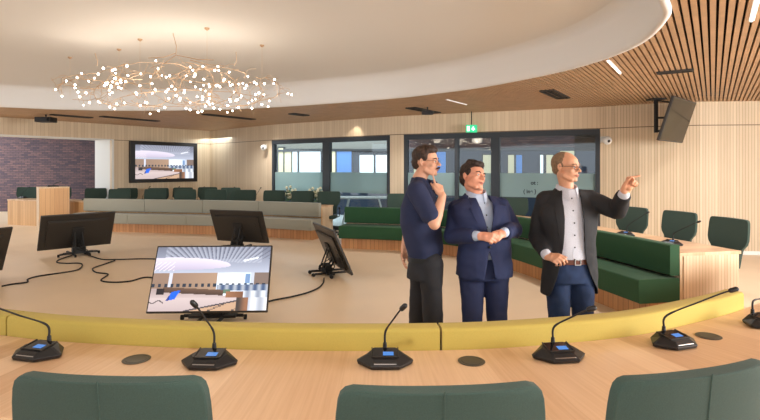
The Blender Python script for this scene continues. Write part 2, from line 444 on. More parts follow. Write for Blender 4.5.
# ceiling: slats clipped by the round opening of the dish
dish_pts = [(-7.76, 10.35), (-6.1, 10.95), (-4.34, 10.97), (-2.51, 10.55), (0, 9.25), (1.15, 8.3), (1.79, 7.55), (2.44, 6.35), (2.64, 5.2), (2.42, 4.25), (2.1, 3.7),
            (1.3, 2.5), (-.4, 1.0), (-3, .1), (-6.5, .3), (-9.6, 2.4), (-10.9, 5.6), (-10.0, 8.6)]
dish = [Vector((p.x, p.y)) for p in catmull([(x, y, 0) for x, y in dish_pts], 8, True)]
room = [Vector(p) for p in [WL[0], jamb, corner, w272, w390, w404]+right_end+[(11.5, -4.), (-13., -4.)]]
def cross_poly(poly, o, d):
    out = []; n = len(poly)
    for i in range(n):
        a, b = poly[i]-o, poly[(i+1) % n]-o
        ca = a.x*d.y-a.y*d.x; cb = b.x*d.y-b.y*d.x
        if (ca > 0) != (cb > 0):
            t = ca/(ca-cb); out.append((a+(b-a)*t).dot(d))
    return sorted(out)
sa = math.atan((713-380)/F); sd = Vector((math.sin(sa), math.cos(sa))); sn = Vector((sd.y, -sd.x))
mb = MB(); k = -260
slots = []
while k < 220:
    o = sn*(k*.0622); k += 1
    r = cross_poly(room, o, sd)
    if len(r) < 2: continue
    dd = cross_poly(dish, o, sd)
    segs = []
    for i in range(0, len(r)-1, 2):
        a, b = r[i], r[i+1]; cuts = [a]
        if len(dd) >= 2:
            lo, hi = max(a, dd[0]-.03), min(b, dd[-1]+.03)
            if lo < hi: segs += [(a, lo), (hi, b)]; continue
        segs.append((a, b))
    for a, b in segs:
        if b-a < .05: continue
        w = .021; h0, h1 = CEIL, CEIL+.045
        c = [(o+sd*t+sn*s) for t in (a, b) for s in (-w, w)]
        vs = [(p.x, p.y, h) for h in (h0, h1) for p in c]
        mb.add(vs, [(0, 1, 3, 2), (4, 6, 7, 5), (0, 4, 5, 1), (2, 3, 7, 6), (0, 2, 6, 4), (1, 5, 7, 3)])
struct(mb.build('ceiling', M['ceil_slat']))
# black void above the slats, with a hole for the dish
bm = bmesh.new()
def ring_verts(poly, z): return [bm.verts.new((p.x, p.y, z)) for p in poly]
ro = ring_verts([Vector(p) for p in ((-14, -5), (12.5, -5), (12.5, 20), (-14, 20))], CEIL+.2); ri = ring_verts([d+(d-Vector((-4, 5.4))).normalized()*.05 for d in dish], CEIL+.2)
es = [bm.edges.new((r[i], r[(i+1) % len(r)])) for r in (ro, ri) for i in range(len(r))]
bmesh.ops.triangle_fill(bm, use_beauty=True, edges=es, use_dissolve=False)
me = bpy.data.meshes.new('ceiling_void'); bm.to_mesh(me); bm.free(); me.materials.append(M['void'])
o = bpy.data.objects.new('ceiling_void', me); COL.objects.link(o); struct(o)
# dish: curved fascia with a rounded lip, and the raised white ceiling
ctr = Vector((-4., 5.4)); mb = MB(); n = len(dish)
prof = [(.0, CEIL+.2), (.0, CEIL-.015), (-.015, CEIL-.03), (-.05, CEIL-.03), (-.07, CEIL-.01), (-.085, CEIL+.08), (-.13, DISH-.1), (-.2, DISH-.02), (-.3, DISH)]
vs = []; fs = []
for i, p in enumerate(dish):
    t = (dish[(i+1) % n]-dish[i-1]).normalized(); nn = Vector((t.y, -t.x))
    if nn.dot(p-ctr) < 0: nn = -nn
    for (o_, h_) in prof: q = p+nn*o_; vs.append((q.x, q.y, h_))
m_ = len(prof)
for i in range(n):
    for j in range(m_-1): fs.append((i*m_+j, i*m_+j+1, ((i+1) % n)*m_+j+1, ((i+1) % n)*m_+j))
mb.add(vs, fs); mb.add([vs[i*m_+m_-1] for i in range(n)], [tuple(range(n))])
o = struct(mb.build('ceiling_dish', M['dish'], smooth=True)); o.data.set_sharp_from_angle(angle=1.0)

# corridor and courtyard beyond the glass
mb = MB()
fa, fb = Vector((-8.6, 19.4)), Vector((9.0, 15.6)); ft = (fb-fa).normalized(); fn = Vector((ft.y, -ft.x)); fl = (fb-fa).length
RF = Matrix.Rotation(math.atan2(ft.y, ft.x), 3, 'Z')
def facade_l(px):
    r = Vector(((px-380)/F, 1.)); t = (fa.x*r.y-fa.y*r.x)/(ft.y*r.x-ft.x*r.y); return t
wallstrip(mb, [tuple(fa), tuple(fb)], 0, 2.25); struct(mb.build('wall_courtyard', M['navy']))
mb = MB(); l4 = facade_l(395)
wallstrip(mb, [tuple(fa+ft*l4), tuple(fb)], 2.3, 3.6); struct(mb.build('wall_courtyard_brick', M['brick']))
mb = MB(); wallstrip(mb, [tuple(fa), tuple(fa+ft*l4)], 2.25, 3.6); struct(mb.build('wall_courtyard_header', M['grey']))
mb = MB()
for l_ in (0,): mb.box(tuple((fa+ft*fl/2+fn*.06).to_3d()+Vector((0, 0, 2.27))), (fl, .1, .08), RF)
struct(mb.build('trim_2', M['frame']))
mb = MB(); mb.box((-1., 17.2, 2.75), (18, 9, .02)); mb.v = [Vector(v) for v in ((w272[0]-2.5, w272[1]+2.7, 2.75), (w272[0], w272[1]+.13, 2.75), (w390[0]+.1, w390[1]+.13, 2.75), (2.0, 18, 2.75), (-8.6, 19.4, 2.75))]; mb.f = [[0, 1, 2, 3, 4]]
struct(mb.build('ceiling_corridor', M['grey']))
panes = [(279, 284, 148, 'creampane'), (285, 292, 150, 'creampane'), (293, 298, 150, 'daylit'), (300, 321, 150, 'daylit'), (331, 336, 150, 'creampane'), (337, 352, 150, 'bluepane'),
         (360, 374, 155, 'daylit'), (376, 388, 155, 'daylit'), (414, 420, 150, 'creampane'), (430, 446, 152, 'bluepane'), (483, 491, 155, 'creampane'), (508, 514, 155, 'creampane'), (516, 522, 155, 'bluepane'), (540, 543, 155, 'daylit'), (546, 553, 155, 'creampane'), (560, 574, 151, 'creampane')]
wn_ = 3
for (p0, p1, yt, mk) in panes:
    l0, l1 = facade_l(p0), facade_l(p1); c = fa+ft*(l0+l1)/2; zt = H-(yt-YH)*c.y/F
    if mk == 'daylit': z0 = .9
    else: z0 = 1.1
    mb = MB(); mb.box((c.x+fn.x*.03, c.y+fn.y*.03, (zt+z0)/2), (l1-l0, .04, zt-z0), RF)
    o = mb.build('window_%d' % wn_, M[mk]); struct(o); wn_ += 1
    mb = MB(); hw = (l1-l0)/2
    for sx in (-1, 1):
        q = c+ft*(sx*(hw+.02))+fn*.04; mb.box((q.x, q.y, (zt+z0)/2), (.04, .06, zt-z0+.08), RF)
    for zz in (z0-.02, zt+.02):
        q = c+fn*.04; mb.box((q.x, q.y, zz), (hw*2, .06, .04), RF)
    mb.build('window_frame', M['frame'], o)

# glazed screens of the back wall
def glazing(name, a, b, mull, labeltext=None):
    a, b = Vector(a), Vector(b); t = (b-a).normalized(); nrm = Vector((t.y, -t.x)); L = (b-a).length; R = Matrix.Rotation(math.atan2(t.y, t.x), 3, 'Z')
    def at(l, out=0.): q = a+t*l-nrm*.05+nrm*out; return q
    def pl(px):
        r = Vector(((px-380)/F, 1.)); return (a.x*r.y-a.y*r.x)/(t.y*r.x-t.x*r.y)
    mb = MB(); D = .12; w0 = .09
    def vert(l0, l1, z0=0., z1=2.45): q = at((l0+l1)/2); mb.box((q.x, q.y, (z0+z1)/2), (l1-l0, D, z1-z0), R)
    vert(0, w0); vert(L-w0, L)
    for (m0, m1) in mull: vert(pl(m0), pl(m1))
    q = at(L/2); mb.box((q.x, q.y, 2.40), (L, D+.01, .12), R); mb.box((q.x, q.y, .05), (L, D, .1), R)
    fr = struct(mb.build(name, M['frame'], bevel=.004))
    edges = [w0]+[pl(x) for m in mull for x in m]+[L-w0]
    for i in range(0, len(edges), 2):
        l0, l1 = edges[i], edges[i+1]; q = at((l0+l1)/2); lc = l1-l0
        g = MB(); g.box((q.x, q.y, 1.22), (lc, .012, 2.24), R); g.build('pane', M['glass'], fr)
        q2 = q+nrm*.012
        g = MB(); g.box((q2.x, q2.y, 1.27), (lc, .003, .53), R); g.build('frosted_band', M['frost'], fr)
    return fr, at, pl, R, nrm
fr1, *_ = glazing('window_1', w272, w390, [(322.6, 329.5)])
fr2, at2, pl2, R2, nrm2 = glazing('window_2', w404, w600, [(454.6, 458.4), (491, 499.6)])
# mirrored lettering on the frosted band (it is read from the corridor side)
def lettering(txt, px, py, size):
    cu = bpy.data.curves.new('lettering', 'FONT'); cu.body = txt; cu.size = size; cu.extrude = .0005; cu.offset = .003
    dg = bpy.data.objects.new('tmp', cu); COL.objects.link(dg); bpy.context.view_layer.update()
    me = bpy.data.meshes.new_from_object(dg.evaluated_get(bpy.context.evaluated_depsgraph_get())); bpy.data.objects.remove(dg)
    q = at2(pl2(px), .018); z = H-(py-YH)*q.y/F
    Rm = R2.to_4x4() @ Matrix.Rotation(PI/2, 4, 'X')
    wdt = max(v.co.x for v in me.vertices)
    for v in me.vertices:
        c = Vector((wdt-v.co.x if False else v.co.x, v.co.y, v.co.z)); v.co = (Rm @ c)+Vector((q.x, q.y, z))
    me.materials.clear(); me.materials.append(M['ink'])
    o = bpy.data.objects.new('lettering', me); COL.objects.link(o); o.parent = fr2; return o
lettering('ot :', 530.5, 184.5, .115)
lettering('( ine }', 523, 193, .115)
mb = MB()
q0, q1 = at2(pl2(574), -.3), at2(pl2(598), -.3); c = (q0+q1)/2
mb.box((c.x, c.y, 2.2), ((q1-q0).length, .3, .36), R2); struct(mb.build('trim_3', M['darkduct']))

# ------------------------------------------------------------------ ceiling equipment
def rotz(a): return Matrix.Rotation(a, 3, 'Z')
slat_rot = rotz(math.atan2(sd.y, sd.x))
def diffuser(px, py, l, w, label, perp=False):
    p = P2 = W(px, py, (CEIL-H)*F/(YH-py)); t = thing('air_diffuser', label, 'air vent', (p.x, p.y, CEIL), 0, 'air diffusers in the slat ceiling')
    R = slat_rot @ (rotz(PI/2) if perp else Matrix.Identity(3))
    m = MB()
    for sx in (-1, 1): m.box(Vector((p.x, p.y, CEIL-.008))+R @ Vector((0, sx*w/2, 0)), (l, .02, .03), R); m.box(Vector((p.x, p.y, CEIL-.008))+R @ Vector((sx*l/2, 0, 0)), (.02, w, .03), R)
    m.build('frame', M['vent'], t)
    m = MB(); nn = max(2, int(w/.05))
    for i in range(nn): m.box(Vector((p.x, p.y, CEIL-.004))+R @ Vector((0, -w/2+w*(i+.5)/nn, 0)), (l-.02, .022, .012), R)
    m.build('blade', M['blackmat'], t); m = MB(); m.box((p.x, p.y, CEIL+.006), (l-.02, w-.02, .006), R); m.build('backing', M['vent'], t)
diffuser(675, 71, .4, .12, 'short dark slot diffuser in the orange slats above the hanging screen', True)
diffuser(555.5, 94, 1.1, .22, 'dark slatted diffuser above the head of the man in the black blazer')
diffuser(424, 110, 1.2, .22, 'dark slot diffuser left of the exit sign, black box hung under it')
diffuser(230, 116.5, 1.5, .2, 'long thin dark diffuser below the right end of the chandelier')
diffuser(299, 114.2, .5, .2, 'small dark diffuser above the left glazed screen')
diffuser(131, 118.5, 1.5, .2, 'long thin dark diffuser above the wall television')
diffuser(72, 115.8, .9, .2, 'thin dark diffuser above the brick opening')
def linear(px, py, L_, label, mk='lamp'):
    p = W(px, py, (CEIL-H)*F/(YH-py)); t = thing('linear_light', label, 'ceiling light', (p.x, p.y, CEIL), 0, 'linear lights between the slats')
    m = MB(); m.box((p.x, p.y, CEIL+.012), (L_+.02, .045, .03), slat_rot); m.build('housing', M['white'], t)
    m = MB(); m.box((p.x, p.y, CEIL-.007), (L_, .014, .01), slat_rot); m.build('diffuser', M[mk], t)
linear(614.5, 67, .95, 'white linear light by the rim of the white dish')
linear(754.5, 9, .75, 'white linear light at the top right corner of the picture')
linear(457, 102, .9, 'faint linear light in the grey slats above the exit sign', 'dimlamp')
def projector(px, py, label, s=1.):
    z = (CEIL-H-.12)*F/(YH-py); p = W(px, py, z); t = thing('ceiling_projector', label, 'projector', (p.x, p.y, p.z), 0, 'black devices under the ceiling')
    m = MB(); m.box((p.x, p.y, p.z), (.34*s, .26*s, .11*s)); m.build('body', M['black'], t, bevel=.015)
    m = MB(); m.tube([(p.x+.1*s, p.y-.13*s, p.z), (p.x+.1*s, p.y-.17*s, p.z)], .035*s, 16); m.build('lens', M['blackmat'], t)
    m = MB(); m.tube([(p.x, p.y, p.z+.04), (p.x, p.y, CEIL)], .015, 8); m.build('mount', M['blackmat'], t)
projector(46, 119.8, 'black projector hanging over the brick opening', 1.1)
projector(427.5, 112.8, 'small black device hanging left of the exit sign', .7)
# hanging exit sign
p = W(471.5, 128.7, 11.4)
t = thing('exit_sign', 'green illuminated exit sign hanging from the ceiling above the right glazed screen', 'sign', (p.x, p.y, p.z))
m = MB(); m.box(p, (.25, .04, .17)); m.build('sign_box', M['exit'], t, bevel=.006)
m = MB(); m.tube([(p.x, p.y, p.z+.08), (p.x, p.y, CEIL)], .012, 8); m.build('hanging_rod', M['blackmat'], t)
m = MB(); y = p.y-.0215
m.box((p.x-.075, y, p.z), (.06, .003, .11))
m.prism([(.02, .0), (.065, .055), (.11, .0), (.08, .0), (.08, 0.001), (.05, .001)], -.001, .001, R=Matrix.Rotation(PI/2, 3, 'X'), c=(p.x-.03, y, p.z-.02))
m.tube([(p.x+.035, y, p.z+.05), (p.x+.035, y, p.z-.045)], .012, 8); m.tube([(p.x+.005, y, p.z+.01), (p.x+.035, y, p.z-.04), (p.x+.065, y, p.z+.01)], .009, 8)
m.build('pictogram', M['exitw'], t)
# dome cameras
def dome(px, py, z, label, off=(0, -1)):
    p = W(px, py, z); t = thing('dome_camera', label, 'camera', tuple(p), 0, 'wall mounted dome cameras')
    m = MB(); m.ell(p, (.085, .075, .085)); m.build('housing', M['white'], t, smooth=True)
    m = MB(); m.tube([p+Vector((0, .0, .03)), p+Vector((0, .2, .03))], .03, 10); m.box(p+Vector((0, .18, .03)), (.12, .03, .12)); m.build('bracket', M['white'], t)
    m = MB(); m.ell(p+Vector((.0, -.055, -.015)), .032); m.build('lens', M['black'], t, smooth=True)
dome(607.5, 140.5, 10.27, 'white dome camera on the oak wall right of the glazed screen')
dome(263.5, 147.5, 14.85, 'white dome camera on the wall left of the left glazed screen')

# hanging screen on the right
TL = W(674.8, 94, 8.5); TRc = W(697, 101, 9.4)
wv = Vector((TRc.x-TL.x, TRc.y-TL.y, 0)).normalized(); hn = Vector((wv.y, -wv.x, 0))
hv = (Vector((0, 0, -.95))+(-hn)*.30).normalized(); nv = wv.cross(hv).normalized()
if nv.dot(hn) < 0: nv = -nv
TL.z = 2.86; Wd, Hd = 1.3, .78; cc = TL+wv*Wd/2+hv*Hd/2
RM = Matrix((wv, nv, hv)).transposed()
t = thing('hanging_screen', 'flat screen hanging tilted from the slat ceiling at upper right', 'screen', tuple(cc+Vector((0, 0, -.4))))
m = MB(); m.box(cc-nv*.03, (Wd, .05, Hd), RM); m.build('casing', M['charcoal'], t, bevel=.008)
m = MB(); m.box(cc-nv*.004, (Wd-.04, .006, Hd-.04), RM); m.build('display', M['offglass'], t)
m = MB(); b0 = cc-nv*.06; top = Vector((b0.x-hn.x*.32, b0.y-hn.y*.32, CEIL)); m.tube([top, top-Vector((0, 0, .62))], .035, 12)
m.tube([top-Vector((0, 0, .35)), b0+hv*-.05], .02, 8); m.tube([top-Vector((0, 0, .6)), b0+hv*.15], .02, 8); m.tube([top-Vector((0, 0, .03)), cc-nv*.06-hv*.3], .014, 8)
m.box(top-Vector((0, 0, .01)), (.25, .25, .02)); m.build('ceiling_bracket', M['blackmat'], t)

# ------------------------------------------------------------------ screen picture (a live view of this same room)
def picture(u, v):
    def mx(a, b, t): t = max(0, min(1, t)); return tuple(x+(y-x)*t for x, y in zip(a, b))
    col = mx((112, 116, 132), (184, 190, 208), v/.42)
    if v < .22+.05*u:                                     # slats running to a far point
        ang = math.atan2(u-.55, .62-v); k = (ang*15) % 1
        if .08 < u < .93: col = mx(col, (206, 210, 224), .55*(1-abs(k-.5)*2))
        if k < .25 and u > .12 and v < .2: col = mx(col, (70, 74, 92), .5)
    du = (u-.16)/.50; top = .30-.13*math.sqrt(max(0, 1-du*du)) if abs(du) < 1 else 1; bot = .30+.07*math.sqrt(max(0, 1-du*du)) if abs(du) < 1 else 0
    if top < v < bot: col = mx((224, 216, 232), (188, 178, 200), (v-top)/.2)
    if u < .17 and .24 < v < .39 and (int(u*150)*7+int(v*95)*13) % 6 == 0: col = (250, 238, 232)
    if abs(v-.20+(u-.84)*.42) < .014 and .77 < u < .90: col = (240, 244, 252)
    if .42 <= v < .80:
        col = mx((146, 120, 104), (176, 146, 122), (u-.1)*2)
        if .135 < u < .165: col = (206, 208, 222)
        if .555 < u < .845: col = mx((206, 226, 255), (250, 252, 255), 1-abs(u-.68)*5)
        if u >= .845: col = (196, 202, 214) if u < .875 else (128, 110, 102)
        if .80 < u < .84 and .44 < v < .58: col = (120, 150, 190)
        if .585 < v < .635 and (u*19) % 1 < .5: col = (40, 54, 70)
        if .56 < u and .60 < v < .70: col = mx((70, 90, 124), (170, 176, 188), (math.sin(u*90)+1)/2)
        c = .635+.10*max(0, (u-.12))**1.0
        if .10 < u < .62 and c < v < c+.085: col = mx((110, 84, 70), (74, 58, 52), (v-c)/.085)
        if (.10 < u < .64 and v >= c+.085) or (u <= .10 and v > .66): col = mx((172, 152, 150), (208, 190, 188), (v-.68)*6)
        if .62 < u < .68 and .68 < v < .74: col = (96, 122, 104)
        if .64 < u < .79 and v > .71: col = mx((158, 112, 84), (120, 82, 62), (u-.64)*6)
        if u >= .79 and v > .70: col = mx((228, 232, 238), (120, 130, 150), (math.sin(u*70)+1)/2.6)
        if .045 < u < .115 and .66 < v < .745: col = (40, 36, 42)
    elif v >= .80:
        col = mx((206, 188, 186), (190, 172, 172), (v-.8)*5)
        e = .99-.34*(u-.30)
        if u > .30 and e < v < e+.022: col = (70, 66, 74)
        if u > .36 and v >= e+.022: col = (196, 160, 132)
        if u > .74: col = mx((70, 62, 60), (150, 106, 80), (math.sin(u*40)+1)/2)
        if u > .84: col = mx((232, 234, 240), (160, 166, 180), (math.sin(u*55)+1)/2.5)
        if u < .12 and abs(v-.86-.02*math.sin(u*60)) < .008: col = (60, 54, 60)
        if (int(u*44)+int(v*60)) % 9 == 0 and .45 < u < .74 and v > .90: col = (84, 74, 72)
    if max(abs(u-.195+.3*(v-.765))/.034, abs(v-.765+.35*(u-.195))/.062) < 1: col = (30, 100, 225) if u > .165 else (26, 60, 140)
    return rgb(*[max(0, min(255, x)) for x in col])
def screen_mesh(c, wv, hv, nv, w, h, name, material, parent, nx=168, ny=96):
    m = MB(); k = 0
    m.v = [c+wv*(w*(i/nx-.5))+hv*(h*(j/ny-.5)) for j in range(ny+1) for i in range(nx+1)]
    for j in range(ny):
        for i in range(nx):
            a = j*(nx+1)+i; m.f.append([a, a+nx+1, a+nx+2, a+1]); m.col[k] = picture((i+.5)/nx, (j+.5)/ny); k += 1
    return m.build(name, material, parent)
# wall television, parallel to the left wall
tw = (Vector(corner)-Vector(jamb)).normalized(); tn = Vector((tw.y, -tw.x))
def wl(px):
    r = Vector(((px-380)/F, 1.)); a = Vector(jamb); return a+tw*((a.x*r.y-a.y*r.x)/(tw.y*r.x-tw.x*r.y))
q0, q1 = wl(128.6), wl(195.8); cq = (q0+q1)/2+tn*.06
zt = H-(140.6-YH)*q0.y/F; zb = H-(183-YH)*q0.y/F
t = thing('wall_television', 'large wall television with thick black frame showing the council chamber', 'television', (cq.x, cq.y, zb))
RT = Matrix.Rotation(math.atan2(tw.y, tw.x), 3, 'Z'); Wt, Ht = (q1-q0).length, zt-zb
m = MB(); m.box((cq.x-tn.x*.01, cq.y-tn.y*.01, (zt+zb)/2), (Wt, .1, Ht), RT); m.build('frame', M['black'], t, bevel=.01)
M['tvpic'] = screen_mat('television picture', .75); M['monpic'] = screen_mat('monitor picture', .8)
wv3 = tw.to_3d(); c3 = Vector((cq.x, cq.y, (zt+zb)/2))+tn.to_3d()*.043
screen_mesh(c3, wv3, Vector((0, 0, -1)), tn.to_3d(), Wt*.865, Ht*.82, 'display', M['tvpic'], t)

# ------------------------------------------------------------------ horseshoe of benches and desks
# front row (camera side): curve = inner edge of the desk top
A = Curve2([(-4.3, 4.2), (-3.2, 3.2), (-2.05, 2.76), (-1.34, 2.61), (-.45, 2.53), (.4, 2.54), (1.0, 2.645), (1.42, 2.77), (1.78, 2.945), (2.37, 3.29), (3.2, 3.95), (4.2, 5.2)], side=1)
lA0, lA1, lA2, lA3 = A.find_px(-60), A.find_px(5.8), A.find_px(441), A.find_px(744.5)
def bench(cv, l0, l1, fab, label, group, s0=.5, plinth='plinth', bh=.845, back=.12, front=.50, splits_b=(), splits_s=(), pl_in=.40):
    q = cv.at((l0+l1)/2, -.25); t = thing('upholstered_bench', label, 'bench', (q.x, q.y, 0), 0, group)
    g = .006
    def pieces(sp, prof, nm):
        e = [l0]+list(sp)+[l1]
        for a, b in zip(e, e[1:]):
            m = MB(); sweep(m, cv, prof, a+g, b-g); m.build(nm, fab, t, smooth=True, sharp=.9)
    pieces(splits_b, rr(-back, -.002, .50, bh, .018), 'backrest')
    pieces(splits_s, rr(-front, -.002, .22, s0-.006, .02), 'seat')
    m = MB(); sweep(m, cv, rect(-pl_in, -.003, 0, .22), l0+.02, l1-.02); m.build('plinth', M[plinth], t)
    return t
def desk(cv, l0, l1, label, depth=.76, top='desk_oak', front='desk_front', hgt=.74, d0=.0, cols=True, group='curved desks of the horseshoe'):
    q = cv.at((l0+l1)/2, depth/2); t = thing('curved_desk', label, 'desk', (q.x, q.y, 0), 0, group)
    m = MB(); sweep(m, cv, rr(d0, depth, hgt-.035, hgt, .004), l0, l1, step=.1)
    # grain of the top runs across the desk
    m.build('desk_top', M[top], t)
    m = MB(); sweep(m, cv, rect(d0+.01, d0+.05, 0, hgt-.036), l0+.01, l1-.01); m.build('front_panel', M[front], t)
    for l_ in (l0+.02, l1-.02):
        a = cv.at(l_, d0+.05); b = cv.at(l_, depth-.03); dvec = (b-a).normalized(); R = Matrix.Rotation(math.atan2(dvec.y, dvec.x), 3, 'Z'); c = (a+b)/2; L_ = (b-a).length
        m = MB(); m.box((c.x, c.y, (hgt-.036)/2), (L_, .04, hgt-.036), R)
        for i in range(len(m.f)):
            m.uv[i] = [((m.v[k]-Vector((c.x, c.y, 0))).dot(dvec.to_3d()), m.v[k].z) for k in m.f[i]]
        m.build('end_panel', M['pale_panel'], t)
    return t
YG = 'mustard benches in front of the near desk'
bench(A, lA0, lA1, M['yellow'], 'mustard yellow bench piece cut by the left edge of the picture', YG)
bench(A, lA1, lA2, M['yellow'], 'longest mustard yellow bench piece, from left of the monitor to the first man', YG)
bench(A, lA2, lA3, M['yellow'], 'mustard yellow bench piece in front of the two men in jackets, ending at right', YG)
desk(A, A.find_px(-120), A.L[-1]-.05, 'curved light oak desk in the foreground with microphones standing on it')

# green bench on the right
B = Curve2([(-.72, 10.78), (.5, 10.45), (1.35, 10.0), (2.05, 9.2), (2.55, 8.1), (2.85, 7.0), (3.05, 6.2), (3.21, 5.42)], side=-1)
GG = 'green benches on the right'
lm = B.find_px(600)
bench(B, 0, B.L[-1], M['greenfab'], 'long bottle green curved bench behind the three men', GG, s0=.48, bh=.83, splits_b=(B.L[-1]*.3, B.L[-1]*.62), splits_s=(B.L[-1]*.3, B.L[-1]*.62), front=.50, pl_in=.37)
desk(B, .0, B.L[-1]-.005, 'curved pale oak desk behind the green bench with an oak end panel', depth=.78, front='pale_panel')
# grey bench at the far side
G = Curve2([(-7.95, 13.75), (-6.9, 13.5), (-5.5, 13.22), (-4.0, 12.92), (-2.6, 12.45), (-1.38, 11.95)], side=-1)
GR = 'grey benches at the far side'
bench(G, 0, G.L[-1], M['greyfab'], 'long sage grey curved bench at the far side of the room', GR, s0=.47, bh=.83, splits_b=(G.find_px(147.5), G.find_px(205), G.find_px(261)), splits_s=(G.find_px(139), G.find_px(196), G.find_px(262)), front=.46, pl_in=.38)
desk(G, 0, G.L[-1]+0, 'curved oak desk behind the grey bench', depth=.6)
# oak desk at far left, and the lectern
K = Curve2([(-10.85, 14.75), (-9.9, 14.45), (-8.9, 14.1), (-8.0, 13.8)], side=-1)
desk(K, 0, K.L[-1], 'plain oak fronted desk at far left beside the brick opening', depth=.6)
lp = Vector(((53-380)/F*13.55, 13.55))
t = thing('lectern', 'tall oak lectern at far left in front of the oak desk', 'lectern', (lp.x, lp.y, 0), .70)
def lbox(m, c, d, cu=None):
    m.box(c, d)
    for i in range(len(m.f)): m.uv[i] = [(m.v[k].x+m.v[k].y, m.v[k].z) for k in m.f[i]]
m = MB(); lbox(m, (0, -.28, .56), (.66, .03, 1.12)); m.build('front_panel', M['desk_front'], t, local=True)
for sx in (-1, 1):
    m = MB(); lbox(m, (sx*.325, 0, .56), (.03, .53, 1.12)); m.build('side_panel', M['pale_panel'], t, local=True)
m = MB(); lbox(m, (0, 0, 1.135), (.68, .58, .03)); m.build('top', M['pale_panel'], t, local=True)
mm = thing('lectern_microphone', 'low black microphone unit lying on top of the oak lectern', 'microphone', (lp.x, lp.y, 1.151), .70)
m = MB(); m.box((0, 0, .02), (.26, .16, .04)); m.build('base', M['black'], mm, local=True, bevel=.01)
m = MB(); m.tube([(0, 0, .03), (.05, -.08, .1), (.16, -.14, .13)], [.01, .008, .012], 8); m.build('gooseneck', M['blackmat'], mm, local=True)

# ------------------------------------------------------------------ chairs
def make_chair():
    t = thing('conference_chair', '', 'chair')
    # +y = the way the sitter faces; backrest at rear (-y)
    def shell(prof, th, bow, nm, zlean, matl, y0=-.24, fwd=0., sub=1):
        """prof: [(z, halfwidth)]"""
        nx = 12; rows = []
        for (z, hw) in prof:
            row = []
            for i in range(nx+1):
                s = -1+2*i/nx; x = hw*s
                # soft outline
                y = y0+bow*abs(s)**2.6-zlean*(z-.5)+fwd
                row.append((x, y, z))
            rows.append(row)
        m = MB(); n1 = nx+1; R_ = len(rows)
        vs = [v for r in rows for v in r]+[(x, y+th*(1-.35*abs(-1+2*(i % n1)/nx)**3), z) for i, (x, y, z) in enumerate([v for r in rows for v in r])]
        N_ = R_*n1; fs = []
        for j in range(R_-1):
            for i in range(nx):
                a = j*n1+i; fs.append((a, a+1, a+n1+1, a+n1)); fs.append((N_+a, N_+a+n1, N_+a+n1+1, N_+a+1))
        for i in range(nx):
            fs.append((i, N_+i, N_+i+1, i+1)); a = (R_-1)*n1+i; fs.append((a, a+1, N_+a+1, N_+a))
        for j in range(R_-1):
            a = j*n1; fs.append((a, a+n1, N_+a+n1, N_+a)); a = j*n1+nx; fs.append((a, N_+a, N_+a+n1, a+n1))
        m.add(vs, fs); return m.build(nm, matl, t, smooth=True, local=True, bevel=.014, seg=3, sharp=1.2)
    prof = [(.50, .20), (.64, .212), (.71, .225), (.735, .245), (.77, .276), (.82, .292), (.90, .291), (.98, .287), (1.02, .282), (1.042, .275), (1.054, .262), (1.060, .238)]
    b = shell(prof, .055, .04, 'backrest', .10, M['chairfab'])
    # centre seam piping on the rear
    pts = [(0.0, -.24-.10*(z-.5)-.0005, z) for z in (.52, .7, .9, 1.05, 1.066)]
    m = MB(); m.tube(pts, .0025, 6); m.build('seam', M['chairfab'], b, local=True)
    m = MB(); n = 24
    for k, (z, s) in enumerate(((.405, .86), (.42, .97), (.45, 1.), (.475, .97), (.487, .88))):
        for j in range(n):
            a = 2*PI*j/n; cx = abs(math.cos(a))**.5*math.copysign(1, math.cos(a)); cy = abs(math.sin(a))**.5*math.copysign(1, math.sin(a))
            m.v.append(Vector((.245*s*cx, .02+.235*s*cy, z)))
    for k in range(4):
        for j in range(n): m.f.append([k*n+j, k*n+(j+1) % n, (k+1)*n+(j+1) % n, (k+1)*n+j])
    m.f.append(list(reversed(range(n)))); m.f.append([4*n+j for j in range(n)])
    m.build('seat', M['chairfab'], t, smooth=True, local=True, sharp=1.)
    m = MB(); m.tube([(0, .02, .41), (0, -.18, .40), (0, -.262, .46), (0, -.268, .60)], [.03, .028, .026, .02], 10); m.build('back_support', M['black'], t, smooth=True, local=True)
    m = MB(); m.lathe([(.028, .09), (.028, .25), (.02, .26), (.02, .38), (.06, .395), (.06, .41)], 16, (0, .02, 0)); m.build('column', M['blackmat'], t, smooth=True, local=True, sharp=.7)
    for k in range(5):
        a = 2*PI*k/5+.3; e = Vector((math.cos(a)*.3, .02+math.sin(a)*.3, 0))
        m = MB(); m.tube([(0, .02, .10), (e.x*.5, .01+e.y*.5, .095), (e.x, e.y, .075)], [.024, .02, .014], 8); lg = m.build('leg', M['black'], t, smooth=True, local=True)
        m = MB(); m.tube([(e.x-.02*math.sin(a), e.y+.02*math.cos(a), .03), (e.x+.02*math.sin(a), e.y-.02*math.cos(a), .03)], .029, 14); m.build('castor', M['rubber'], lg, local=True)
    for sx in (-1, 1):
        m = MB(); m.tube([(sx*.2, -.05, .42), (sx*.285, -.06, .45), (sx*.295, -.08, .60), (sx*.285, .0, .655)], .013, 8)
        m.box((sx*.283, .0, .665), (.05, .2, .022)); m.build('armrest', M['black'], t, smooth=True, local=True, sharp=.6)
    return t
BACK = .305            # distance from chair origin to the rear of its backrest top
chair0 = make_chair(); chair_used = False
def chair(bx, by, face, label, group):
    """bx,by: plan position of the top of the backrest; face: unit vector the sitter looks along"""
    global chair_used
    f = Vector(face).normalized(); rz = math.atan2(f.y, f.x)-PI/2
    loc = (bx+f.x*BACK, by+f.y*BACK, 0)
    if not chair_used:
        chair_used = True; chair0.location = loc; chair0.rotation_euler = (0, 0, rz); chair0['label'] = label; chair0['group'] = group; return chair0
    return dup(chair0, loc, rz, label, group)
g1 = 'chairs at the near desk'
